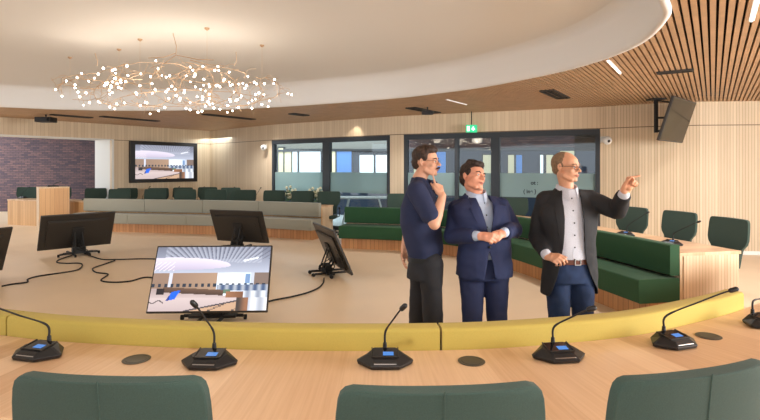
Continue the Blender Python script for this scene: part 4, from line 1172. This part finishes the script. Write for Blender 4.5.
def trousers(root, waist, pelvis_w, yaw, legs, material, seed, hipd=.115, top=1.02, hem_r=.072, knee_r=.078, thigh_r=.092):
    """legs: [(hip, knee, ankle)]"""
    m = MB(); c = Vector(waist); l, f = torso_frame(None, yaw)
    loft(m, [(zat(c, top-.16)+f*-.005, pelvis_w+.012, hipd+.01), (zat(c, top-.10), pelvis_w+.012, hipd+.008), (zat(c, top-.04), pelvis_w, hipd), (zat(c, top), pelvis_w-.01, hipd-.008)], yaw)
    for (h, k, a) in legs:
        h, k, a = Vector(h), Vector(k), Vector(a); mid = h.lerp(k, .5)
        m.caps([h+Vector((0, 0, .02)), h.lerp(k, .3), mid, k, k.lerp(a, .45), a], [thigh_r+.006, thigh_r, thigh_r-.006, knee_r, hem_r+.002, hem_r], 20)
    me = remesh(m, .009, 5, folds(.0055, 9., seed))
    o = child('trousers', me, material, root); return o, me
def belt(root, c, a, b, yaw, z, material, h=.034, buckle=True):
    m = MB(); l, f = torso_frame(None, yaw); n = 40; e = 2.4; vs = []
    for (dz, da) in ((-h/2, 0), (h/2, 0), (h/2, .006), (-h/2, .006)):
        for j in range(n):
            t = 2*PI*j/n; x = abs(math.cos(t))**(2/e)*math.copysign(1, math.cos(t)); y = abs(math.sin(t))**(2/e)*math.copysign(1, math.sin(t))
            vs.append(zat(c, z+dz)+l*(a+da)*x+f*(b+da)*y)
    m.add(vs, [(i*n+j, i*n+(j+1) % n, ((i+1) % 4)*n+(j+1) % n, ((i+1) % 4)*n+j) for i in range(4) for j in range(n)])
    o = m.build('belt', material, root, smooth=True, sharp=.7)
    if buckle:
        q = zat(c, z)+f*(b+.008); m = MB(); R = Matrix((l, f, Vector((0, 0, 1)))).transposed()
        for sx in (-1, 1): m.box(q+l*.02*sx, (.005, .006, .04), R)
        for sz in (-1, 1): m.box(q+Vector((0, 0, .018*sz)), (.045, .006, .005), R)
        m.build('buckle', M['steel'], o)
def on_surface(tree, c, yaw, u, z, out=.004, w_=.5):
    """point on the front of a garment at lateral u, height z"""
    l, f = torso_frame(None, yaw); o = zat(c, z)+l*u+f*w_; h = tree.ray_cast(o, -f)
    if h[0] is None: return o-f*(w_-.1)
    return h[0]+h[1]*out
def strip(parent, name, material, tree, c, yaw, inner, outer, th=.006, out=.003, nm=None):
    """cloth strip lying on a garment between two border lines [(u,z)...]"""
    m = MB(); n = len(inner); steps = 4; grid = []
    for a, b in zip(inner, outer):
        grid.append([on_surface(tree, c, yaw, a[0]+(b[0]-a[0])*k/steps, a[1]+(b[1]-a[1])*k/steps, out) for k in range(steps+1)])
    l, f = torso_frame(None, yaw)
    vs = [p for r in grid for p in r]; w_ = steps+1; N_ = len(vs); vs += [p-f*th for p in vs]; fs = []
    for i in range(n-1):
        for k in range(steps):
            a = i*w_+k; fs += [(a, a+1, a+w_+1, a+w_), (N_+a, N_+a+w_, N_+a+w_+1, N_+a+1)]
    for i in range(n-1):
        a = i*w_; fs.append((a, a+w_, N_+a+w_, N_+a)); a = i*w_+steps; fs.append((a, N_+a, N_+a+w_, a+w_))
    for k in range(steps): fs.append((k, N_+k, N_+k+1, k+1)); a = (n-1)*w_+k; fs.append((a, a+1, N_+a+1, N_+a))
    m.add(vs, fs); return m.build(name, material, parent, smooth=True, sharp=.9)
def buttons(parent, tree, c, yaw, pts, material, r=.0065):
    for (u, z) in pts:
        p = on_surface(tree, c, yaw, u, z, .002); m = MB(); m.ell(p, (r, r*.6, r), n=10, m=6); m.build('button', material, parent, smooth=True)
def collar(parent, neck, yaw, r, z0, z1, material, gap=.35, flare=.022, tips=.05, pitch=.0, front_drop=.03):
    """folded shirt collar around the neck, open at the front"""
    l, f = torso_frame(None, yaw); m = MB(); n = 28; A0 = gap; vs = []
    for j in range(n+1):
        a = A0+(2*PI-2*A0)*j/n; fr = max(0, math.cos(a)); dirv = f*math.cos(a)+l*math.sin(a)
        dz = -front_drop*(fr**1.2); tip = tips*max(0, 1-min(j, n-j)/5.)
        b = zat(neck, 0)
        vs += [b+dirv*r+Vector((0, 0, z1+dz)), b+dirv*(r+.006)+Vector((0, 0, z1+dz+.003)), b+dirv*(r+flare)+Vector((0, 0, z0+dz-tip*.75))+f*tip*.25, b+dirv*(r+flare-.006)+Vector((0, 0, z0+dz-tip*.75+.001))+f*tip*.2, b+dirv*(r-.002)+Vector((0, 0, z0+dz))]
    k = 5
    fs = [(i*k+j, i*k+(j+1) % k, (i+1)*k+(j+1) % k, (i+1)*k+j) for i in range(n) for j in range(k)]
    fs += [tuple(range(k)), tuple(reversed([n*k+j for j in range(k)]))]
    m.add(vs, fs); return m.build('collar', material, parent, smooth=True, sharp=1.0)

def hair_cap(root, X_, s, pieces, material, voxel=.005, amp=.004, sc=45., cut=None, seed=3):
    m = MB(); R = X_.to_3x3()
    for c, r in pieces: m.ell(X_ @ (Vector(c)*s), tuple(q*s for q in r), R, 20, 14)
    me = remesh(m, voxel, 2, folds(amp, sc, seed)); 
    return child('hair', me, material, root)

# ---- man in the polo shirt (left)
def man_polo():
    z = 3.75; root = thing('person', 'man in navy polo shirt and charcoal trousers stroking his chin, glasses and moustache', 'person', (W(425, 390, z).x, z, 0))
    yaw = 1.05; hc = W(426.0, 162.2, z); X_ = hm(hc, 1.12, -.02, .0); s = .945
    l, f = torso_frame(None, yaw)
    neckb = W(419.5, 179.5, z); chest = W(420, 205, z); waist = W(425.5, 246, z)
    shN = chest+Vector((-.035, -.15, .112)); shF = chest+Vector((.10, .17, .11))
    elN = W(434.5, 224, 3.48); wrN = W(442.5, 196, 3.56)
    elF = W(409, 226, 4.0); wrF = W(404, 250, 3.95)
    body = MB(); head_pieces(body, X_, s, .96, 1.02)
    body.caps([X_ @ Vector((0, .012, -.05)), neckb+Vector((0.0, 0, .01)), neckb+Vector((-.01, 0, -.04))], [.050, .052, .060], 18)
    loft(body, [(zat(waist, .95), .13, .09), (zat(waist, 1.05), .125, .085), (zat(chest, 1.25), .14, .085), (zat(chest, 1.38), .14, .075), (zat(neckb, 1.46), .07, .05)], yaw)
    body.caps([shN, shN.lerp(elN, .5), elN], [.052, .047, .041], 16); body.caps([elN, elN.lerp(wrN, .35), wrN], [.041, .041, .0275], 16)
    body.caps([shF, elF], [.048, .04]); body.caps([elF, elF.lerp(wrF, .35), wrF], [.04, .038, .027])
    for a, b in ((shN, neckb), (shF, neckb)): body.caps([a, b], [.045, .04])
    hand(body, wrN, (W(438.5, 185, 3.60)-wrN), (-.55, .75, .1), -1, [.25, .95, 1.1, 1.2], idx_dir=(-.25, .1, .95), thumb=(.9, .35, .1), s=.98)
    hand(body, wrF, (W(403, 257, 3.90)-wrF), (.6, -.3, 0), 1, [.25, .3, .3, .35], s=1.)
    hips = waist-Vector((0, 0, .14))
    lg1 = (hips+Vector((.03, -.08, 0)), W(433, 322, 3.70), zat(W(436, 380, 3.72), .10)); lg2 = (hips+Vector((-.02, .09, 0)), W(418, 322, 3.9), zat(W(413, 376, 3.98), .10))
    for h, k, a in (lg1, lg2): body.caps([h, h.lerp(k, .5), k, k.lerp(a, .4), a, zat(a, .05)], [.075, .07, .055, .052, .04, .04])
    me = remesh(body, .0048, 3); b = child('body', me, M['skin1'], root)
    face_details(root, b, X_, s, brow=M['hair_brown'])
    hair_cap(root, X_, s, [((0, .024, .052), (.082, .092, .082)), ((0, -.035, .092), (.064, .052, .036)), ((0, .07, .0), (.066, .045, .06)), ((.066, -.006, .038), (.013, .035, .03)), ((-.066, -.006, .038), (.013, .035, .03)), ((0, -.066, .093), (.05, .03, .026)), ((.01, -.01, .112), (.06, .07, .028))], M['hair_brown'], amp=.006, sc=38)
    m = MB(); T = lambda c: X_ @ Vector(c)
    m.caps([T((-.026, -.090, -.050)), T((-.010, -.102, -.0435)), T((.010, -.102, -.0435)), T((.026, -.090, -.050))], [.004, .0062, .0062, .004], 10); m.build('moustache', M['hair_brown'], root, smooth=True)
    glasses(root, X_, s, .0011)
    # polo
    g = MB()
    loft(g, [(zat(waist, .985), .138, .102), (zat(waist, 1.01), .150, .112), (zat(waist, 1.05), .163, .120), (zat(waist.lerp(chest, .35), 1.12), .172, .125), (zat(chest, 1.25)+f*.005, .188, .128), (zat(chest, 1.36), .19, .118), (zat(chest.lerp(neckb, .6), 1.47), .14, .09), (zat(neckb, 1.53), .08, .07), (zat(neckb, 1.545), .066, .060)], yaw)
    sl = shN.lerp(elN, .74)
    g.caps([shN, shN.lerp(elN, .4), sl], [.074, .073, .07], 20); g.caps([shF, shF.lerp(elF, .7)], [.072, .066], 18)
    for q in (shN, shF): g.caps([q, neckb-Vector((0, 0, .02))], [.068, .055], 18)
    pm = remesh(g, .0075, 5, folds(.007, 8., 4.)); tr = bvh(pm)
    shirt = child('polo_shirt', pm, M['polo'], root)
    collar(shirt, neckb+Vector((.012, 0, 0)), 1.15,   .064, 1.532, 1.578, M['polo'], gap=.4, tips=.05)
    strip(shirt, 'placket', M['polo'], tr, chest, yaw, [(-.016, 1.44), (-.016, 1.28)], [(.016, 1.44), (.016, 1.28)], out=.004)
    buttons(shirt, tr, chest, yaw, [(0, 1.41), (0, 1.35), (0, 1.29)], M['black'], .005)
    trousers(root, waist-f*.005, .140, yaw, [lg1, lg2], M['blacktrouser'], 2., top=1.0, hipd=.105, thigh_r=.086, knee_r=.074, hem_r=.068)
    belt(root, waist-f*.005, .142, .108, yaw, .985, M['blackleather'])
    for h, k, a in (lg1, lg2): shoe(root, zat(a, 0)-f*.03, zat(a, 0)+f*.2, M['blackleather'])
man_polo()

# ---- jackets
def suit_man(zc, label, yaw, neckb, chest, waist, hc, hy, hp, hr, shL, elL, wrL, shR, elR, wrR, hands, skin, jacket_m, shirt_m, opening, hem, legs, seed, leg_m, hair, s=1., fat=1., rootpx=None, hwidth=.2, jz=None, lapels=None, sbtn=None, belt_m=None, specs=False, sleeve_cut=.03, mouth=0., neck_r=.060, btn_m=None, shirtw=1., jb=.0):
    root = thing('person', label, 'person', (waist.x, zc, 0)); l, f = torso_frame(None, yaw); X_ = hm(hc, hy, hp, hr)
    body = MB(); head_pieces(body, X_, s, fat)
    body.caps([X_ @ Vector((0, .012, -.05)), neckb+Vector((0, 0, .02)), neckb+Vector((0, 0, -.05))], [.053*fat, neck_r-.010, neck_r-.002], 18)
    loft(body, [(zat(waist, .95), .13, .09), (zat(waist, 1.05), .125, .085), (zat(chest, 1.25), .14, .085), (zat(chest, 1.36), .14, .075), (zat(neckb, neckb.z-.05), .07, .05)], yaw)
    for a, b_, c_ in ((shL, elL, wrL), (shR, elR, wrR)):
        body.caps([a, a.lerp(b_, .5), b_], [.045, .042, .037], 14); body.caps([b_, b_.lerp(c_, .35), c_], [.037, .036, .027], 14)
        body.caps([a-Vector((0, 0, .015)), neckb-Vector((0, 0, .05))], [.04, .04])
    for hargs in hands: hand(body, **hargs)
    for h, k, a in legs: body.caps([h, h.lerp(k, .5), k, k.lerp(a, .4), a, zat(a, .05)], [.07, .066, .052, .048, .04, .04])
    b = child('body', remesh(body, .0048, 3), skin, root)
    face_details(root, b, X_, s, brow=hair[1], mouth_curve=mouth)
    hair_cap(root, X_, s, hair[0], hair[1], amp=hair[2], sc=hair[3], seed=seed)
    if specs: glasses(root, X_, s, .0016)
    # shirt
    g = MB(); nz = neckb.z; W_ = .168*shirtw; D_ = .118
    loft(g, [(zat(waist, 1.0), W_-.01, D_), (zat(waist, 1.06), W_, D_), (zat(waist.lerp(chest, .5), 1.16), W_, D_+.004), (zat(chest, 1.28), W_+.004, D_-.002), (zat(chest.lerp(neckb, .5), 1.38), W_-.012, D_-.022), (zat(neckb, nz-.06), .12, .078), (zat(neckb, nz-.02), .075, .068), (zat(neckb, nz), .064, .062)], yaw)
    for a, b_, c_ in ((shL, elL, wrL), (shR, elR, wrR)):
        d_ = (c_-b_).normalized(); g.caps([b_, c_-d_*.012], [.046, .036], 16)
    sm = remesh(g, .0075, 5, folds(.003, 9., seed+1)); ts = bvh(sm)
    shirt = child('shirt', sm, shirt_m, root)
    collar(shirt, neckb+f*.004, yaw*.7+hy*.15, neck_r+.0035, nz-.02, nz+.026, shirt_m, gap=.42, tips=.05)
    if sbtn: 
        strip(shirt, 'placket', shirt_m, ts, chest, yaw, [(sbtn[0]-.014, nz-.06), (sbtn[0]-.014, 1.2), (sbtn[0]-.014, 1.03)], [(sbtn[0]+.014, nz-.06), (sbtn[0]+.014, 1.2), (sbtn[0]+.014, 1.03)], th=.004, out=.002)
        buttons(shirt, ts, chest, yaw, [(sbtn[0], nz-.065-k*.083) for k in range(sbtn[1])], btn_m or M['black'], .0055)
    # jacket
    g = MB(); JW, JD = hwidth, .142+jb
    top = nz-.01
    rings = [(zat(waist, hem-.0), JW*.93, JD-.002), (zat(waist, hem+.1), JW*.92, JD), (zat(waist, 1.08), JW*.86, JD-.012), (zat(waist.lerp(chest, .6), 1.2), JW*.93, JD-.004), (zat(chest, 1.31), JW, JD-.008), (zat(chest, 1.38), JW*.97, JD-.028), (zat(chest.lerp(neckb, .6), top-.05), JW*.68, .095), (zat(neckb, top-.015)-f*.012, .085, .076), (zat(neckb, top+.005)-f*.014, .072, .066)]
    loft(g, rings, yaw, 36, 2.5)
    for a, b_, c_ in ((shL, elL, wrL), (shR, elR, wrR)):
        d_ = (c_-b_).normalized(); e_ = c_-d_*sleeve_cut
        g.caps([a, a.lerp(b_, .5), b_], [.066, .064, .060], 20); g.caps([b_, b_.lerp(e_, .5)], [.062, .055], 20); g.tube([b_.lerp(e_, .5), e_], [.055, .047], 20)
        g.caps([a+Vector((0, 0, .002)), neckb-Vector((0, 0, .045))], [.062, .052], 18)
    jm = remesh(g, .0075, 5, folds(.009, 8.5, seed+2)); tj = bvh(jm)
    def test(c, n):
        q = c-chest; u = q.dot(l); v = q.dot(f)
        if c.z > top-.012 and n.z > .5 and (c-zat(neckb, c.z)).length < .085: return True
        if v < .0: return False
        if n.dot(f) < -.1: return False
        lo, hi = opening(c.z)
        if lo is None: return False
        for a in (elL, wrL, elR, wrR):
            if (c-a).length < .0: return False
        # sleeves stand in front of the body: leave faces well ahead of the torso alone
        if v > JD+.05: return False
        return lo < u < hi
    cut_mesh(jm, test)
    jk = child('jacket', jm, jacket_m, root); thicken(jk, .005)
    if lapels:
        for (inn, outr) in lapels: strip(jk, 'lapel', jacket_m, tj, chest, yaw, inn, outr, th=.008, out=.006)
    m = MB(); n = 20; vs = []                                    # jacket collar round the back of the neck
    for j in range(n+1):
        a = 1.05+(2*PI-2.1)*j/n; dv = f*math.cos(a)+l*math.sin(a); fr = max(0, math.cos(a)); bz = zat(neckb, 0)
        vs += [bz+dv*(neck_r+.014)+Vector((0, 0, top+.010-.03*fr)), bz+dv*(neck_r+.020)+Vector((0, 0, top+.012-.03*fr)), bz+dv*(neck_r+.050)+Vector((0, 0, top-.022-.045*fr)), bz+dv*(neck_r+.04)+Vector((0, 0, top-.03-.045*fr))]
    m.add(vs, [(i*4+j, i*4+(j+1) % 4, (i+1)*4+(j+1) % 4, (i+1)*4+j) for i in range(n) for j in range(4)]+[(0, 1, 2, 3), (n*4+3, n*4+2, n*4+1, n*4)])
    m.build('jacket_collar', jacket_m, jk, smooth=True)
    trousers(root, waist, hwidth*.80, yaw, legs, leg_m, seed+5, top=1.01, hipd=.112, thigh_r=.088, knee_r=.073, hem_r=.068)
    if belt_m: belt(root, waist, hwidth*.80-.002, .113, yaw, 1.005, belt_m)
    for h, k, a in legs: shoe(root, zat(a, 0)-f*.03, zat(a, 0)+f*.2, M['blackleather'])
    return root, jk, tj, shirt, ts, l, f
def lerp_open(pts):                       # [(z, lo, hi)] descending
    def fn(z):
        if z > pts[0][0] or z < pts[-1][0]: return (None, None)
        for a, b in zip(pts, pts[1:]):
            if b[0] <= z <= a[0]:
                t = (a[0]-z)/(a[0]-b[0]+1e-9); return (a[1]+(b[1]-a[1])*t, a[2]+(b[2]-a[2])*t)
        return (None, None)
    return fn

# ---- man in the navy suit (middle)
z = 3.68; yaw = .16
neckb = W(476, 193.5, z); chest = W(480, 214, z); waist = W(484, 258, z)
shL, elL, wrL = W(457, 208, z+.03), W(451.5, 236, z-.02), W(479, 236, z-.27)       # his right arm (picture left)
shR, elR, wrR = W(501, 206, z), W(514, 229, z+.02), W(505, 236.5, z-.26)
wrR = W(503.5, 233, z-.25)
hips = waist-Vector((0, 0, .15))
legs = [(hips+Vector((-.088, 0, 0)), W(472.5, 323, z-.03), zat(W(471, 380, z-.03), .1)), (hips+Vector((.088, 0, 0)), W(497, 323, z), zat(W(499, 380, z), .1))]
hd = [dict(wrist=wrL, pdir=W(490, 237.5, z-.31)-wrL, normal=(.1, .85, -.5), side=-1, curls=[.75, .85, .95, 1.0], thumb=(.9, .3, .3), s=.97),
      dict(wrist=wrR, pdir=W(493.5, 238, z-.31)-wrR, normal=(-.1, .85, -.5), side=1, curls=[.7, .85, .95, 1.0], thumb=(.9, .3, .3), s=.97)]
nz = neckb.z; hc = W(473, 178, z-.02)
hair2 = ([((0, .026, .056), (.084, .092, .084)), ((0, -.03, .094), (.068, .056, .036)), ((0, .07, .004), (.068, .045, .06)), ((.068, .0, .036), (.014, .036, .034)), ((-.068, .0, .036), (.014, .036, .034)), ((-.02, -.060, .092), (.05, .03, .026)), ((.03, -.02, .115), (.04, .05, .026)), ((-.03, .0, .12), (.04, .05, .024))], M['hair_dark'], .007, 36)
op = lerp_open([(nz+.03, -.09, .09), (nz-.03, -.064, .064), (nz-.09, -.045, .055), (1.22, -.002, .03), (1.14, .010, .014), (1.139, .012, .013), (1.07, .012, .014), (.98, -.01, .034), (.70, -.06, .085)])
lap = [([(-.056, nz-.015), (-.052, nz-.07), (-.028, 1.30), (-.002, 1.2), (.01, 1.135)], [(-.098, nz-.03), (-.122, nz-.10), (-.092, 1.30), (-.04, 1.2), (.004, 1.13)]),
       ([(.056, nz-.015), (.052, nz-.07), (.040, 1.30), (.022, 1.2), (.014, 1.135)], [(.098, nz-.03), (.128, nz-.10), (.100, 1.30), (.048, 1.205), (.020, 1.15)])]
r2 = suit_man(z, 'dark haired man in navy suit and pale blue open shirt, fingertips touching, looking up', yaw, neckb, chest, waist, hc, .60, -.20, .27, shL, elL, wrL, shR, elR, wrR, hd,
     M['skin2'], M['navysuit'], M['blueshirt'], op, .87, legs, 21., M['navysuit'], hair2, s=.93, fat=1.0, hwidth=.218, lapels=lap, sbtn=(.008, 5), mouth=.003, jb=.02, shirtw=1.05)
p = on_surface(r2[2], chest, yaw, .012, 1.10, .004); m = MB(); m.ell(p, (.010, .005, .010), n=12, m=8); m.build('jacket_button', M['black'], r2[1], smooth=True)

# ---- man in the black blazer pointing (right)
z = 3.58; yaw = .14
neckb = W(566.5, 188.5, z); chest = W(567.5, 210, z); waist = W(569, 256, z)
shL, elL, wrL = W(545, 200, z+.02), W(536.5, 236, z+.06), W(547, 256, z-.14)
shR, elR, wrR = W(590.5, 199, z), W(617, 211, z-.10), W(624.5, 192.5, z-.27)
hips = waist-Vector((0, 0, .15))
legs = [(hips+Vector((-.085, 0, 0)), W(559.5, 322, z-.02), zat(W(558, 384, z-.02), .1)), (hips+Vector((.085, 0, 0)), W(583, 322, z), zat(W(586, 384, z), .1))]
pd = Vector((.38, -.30, .86)).normalized(); latv = (Vector((-.80, -.15, .62))); latv = (latv-pd*latv.dot(pd)).normalized(); nrm = pd.cross(latv)
hd = [dict(wrist=wrL, pdir=W(554.5, 258, z-.2)-wrL, normal=(.25, .6, -.6), side=-1, curls=[.6, .8, .9, .95], thumb=(.8, .5, .2), s=1.),
      dict(wrist=wrR, pdir=pd, normal=nrm, side=1, curls=[1.0, 1.45, 1.45, 1.4], idx_dir=(.96, -.12, .20), thumb=(1.0, .35, .35), s=1.04)]
nz = neckb.z; hc = W(566, 167.5, z-.02)
hair3 = ([((0, .024, .040), (.0778, .0850, .0812)), ((0, .036, .036), (.0775, .082, .080)), ((0, .066, -.008), (.062, .038, .052)), ((.066, .010, .022), (.0095, .028, .028)), ((-.066, .010, .022), (.0095, .028, .028))], M['hair_grey'], .0015, 60)
op = lerp_open([(nz+.03, -.10, .09), (nz-.05, -.085, .052), (1.30, -.088, .045), (1.10, -.096, .055), (1.0, -.11, .070), (.92, -.13, .10), (.85, -.15, .14), (.78, -.17, .19), (.60, -.2, .26)])
lap = [([(-.062, nz-.012), (-.084, nz-.06), (-.088, 1.30), (-.092, 1.2), (-.096, 1.1)], [(-.098, nz-.028), (-.142, nz-.10), (-.140, 1.30), (-.125, 1.2), (-.100, 1.09)]),
       ([(.060, nz-.012), (.050, nz-.06), (.045, 1.30), (.048, 1.2), (.055, 1.1)], [(.098, nz-.028), (.125, nz-.10), (.112, 1.30), (.092, 1.2), (.060, 1.09)])]
r3 = suit_man(z, 'balding man in black blazer and blue jeans with glasses, pointing right with raised hand', yaw, neckb, chest, waist, hc, .72, .02, .0, shL, elL, wrL, shR, elR, wrR, hd,
     M['skin3'], M['blackjacket'], M['whiteshirt'], op, .76, legs, 33., M['jeans'], hair3, s=.925, fat=.98, hwidth=.208, lapels=lap, sbtn=(-.012, 6), belt_m=M['leather'], specs=True)


# ------------------------------------------------------------------ light
def area(name, loc, target, sx, sy, power, col=(1, 1, 1), spread=PI):
    l = bpy.data.lights.new(name, 'AREA'); l.shape = 'RECTANGLE'; l.size = sx; l.size_y = sy; l.energy = power; l.color = col; l.spread = spread
    o = bpy.data.objects.new(name, l); COL.objects.link(o); o.location = loc
    o.rotation_euler = (Vector(target)-Vector(loc)).to_track_quat('-Z', 'Y').to_euler(); return o
def point(name, loc, power, r=.1, col=(1, .85, .68)):
    l = bpy.data.lights.new(name, 'POINT'); l.energy = power; l.shadow_soft_size = r; l.color = col
    o = bpy.data.objects.new(name, l); COL.objects.link(o); o.location = loc; return o
def spot(name, loc, target, power, ang=1.2, col=(1, .88, .72), r=.05):
    l = bpy.data.lights.new(name, 'SPOT'); l.energy = power; l.spot_size = ang; l.spot_blend = .6; l.color = col; l.shadow_soft_size = r
    o = bpy.data.objects.new(name, l); COL.objects.link(o); o.location = loc
    o.rotation_euler = (Vector(target)-Vector(loc)).to_track_quat('-Z', 'Y').to_euler(); return o
area('window_daylight', (7.8, 1.2, 1.9), (0., 4.2, 1.0), 4.5, 2.2, 400, (1., .97, .93))
area('corridor_daylight', (-2.5, 17.4, 2.65), (-2.5, 17.4, 0), 7, 2, 130, (.9, .97, 1.))
area('courtyard_daylight', (4.5, 14.0, 3.4), (4.5, 16.5, 1.2), 7, 1.5, 200, (.9, .95, 1.))
area('annexe_added_fill', (-15.0, 15.5, 3.5), (-14, 19, .8), 8, 2, 420, (.95, .98, 1.))  # added lamp under the annexe ceiling, put in to light the brick wall
for i, (px, py, z) in enumerate([(95, 88, 6.6), (140, 88, 6.2), (185, 84, 6.0), (230, 90, 6.4)]):
    point('chandelier_glow', W(px, py-4, z), 4, .15)
spot('wall_washer', (X(354, 12.9)[0], 12.85, 2.9), (X(354, 13.3)[0], 13.25, 2.1), 9, 1.3)
for i, (x, y) in enumerate([(5.2, 5.5), (5.2, 8.2), (4.0, 2.0), (-7.5, 2.2), (-9.4, 7.0), (2.9, 6.9), (-.2, .6), (-4., -.6), (-8.5, 11.8), (-3.5, 14.0), (.8, 10.9)]):
    spot('added_fill_spot', (x, y, 2.88), (x, y, 0), 50 if x > 3.5 else 95, 2.5, (1, .96, .93), .12)  # added spots that brighten the floor and, by bounce, the dish; no fixtures modelled
w = bpy.data.worlds.new('World'); scene.world = w; w.use_nodes = True
w.node_tree.nodes['Background'].inputs[0].default_value = (.93, .96, 1., 1); w.node_tree.nodes['Background'].inputs[1].default_value = 1.3

cam = bpy.data.cameras.new('Camera'); cam.sensor_width = 36; cam.lens = F*36/760; cam.shift_y = -(210-YH)/760; cam.clip_start = .05
co = bpy.data.objects.new('Camera', cam); COL.objects.link(co); co.location = (0, 0, H); co.rotation_euler = (PI/2, 0, 0); scene.camera = co
vs_ = scene.view_settings; vs_.view_transform = 'Standard'; vs_.look = 'None'; vs_.exposure = .85; vs_.gamma = 1.; vs_.use_curve_mapping = False
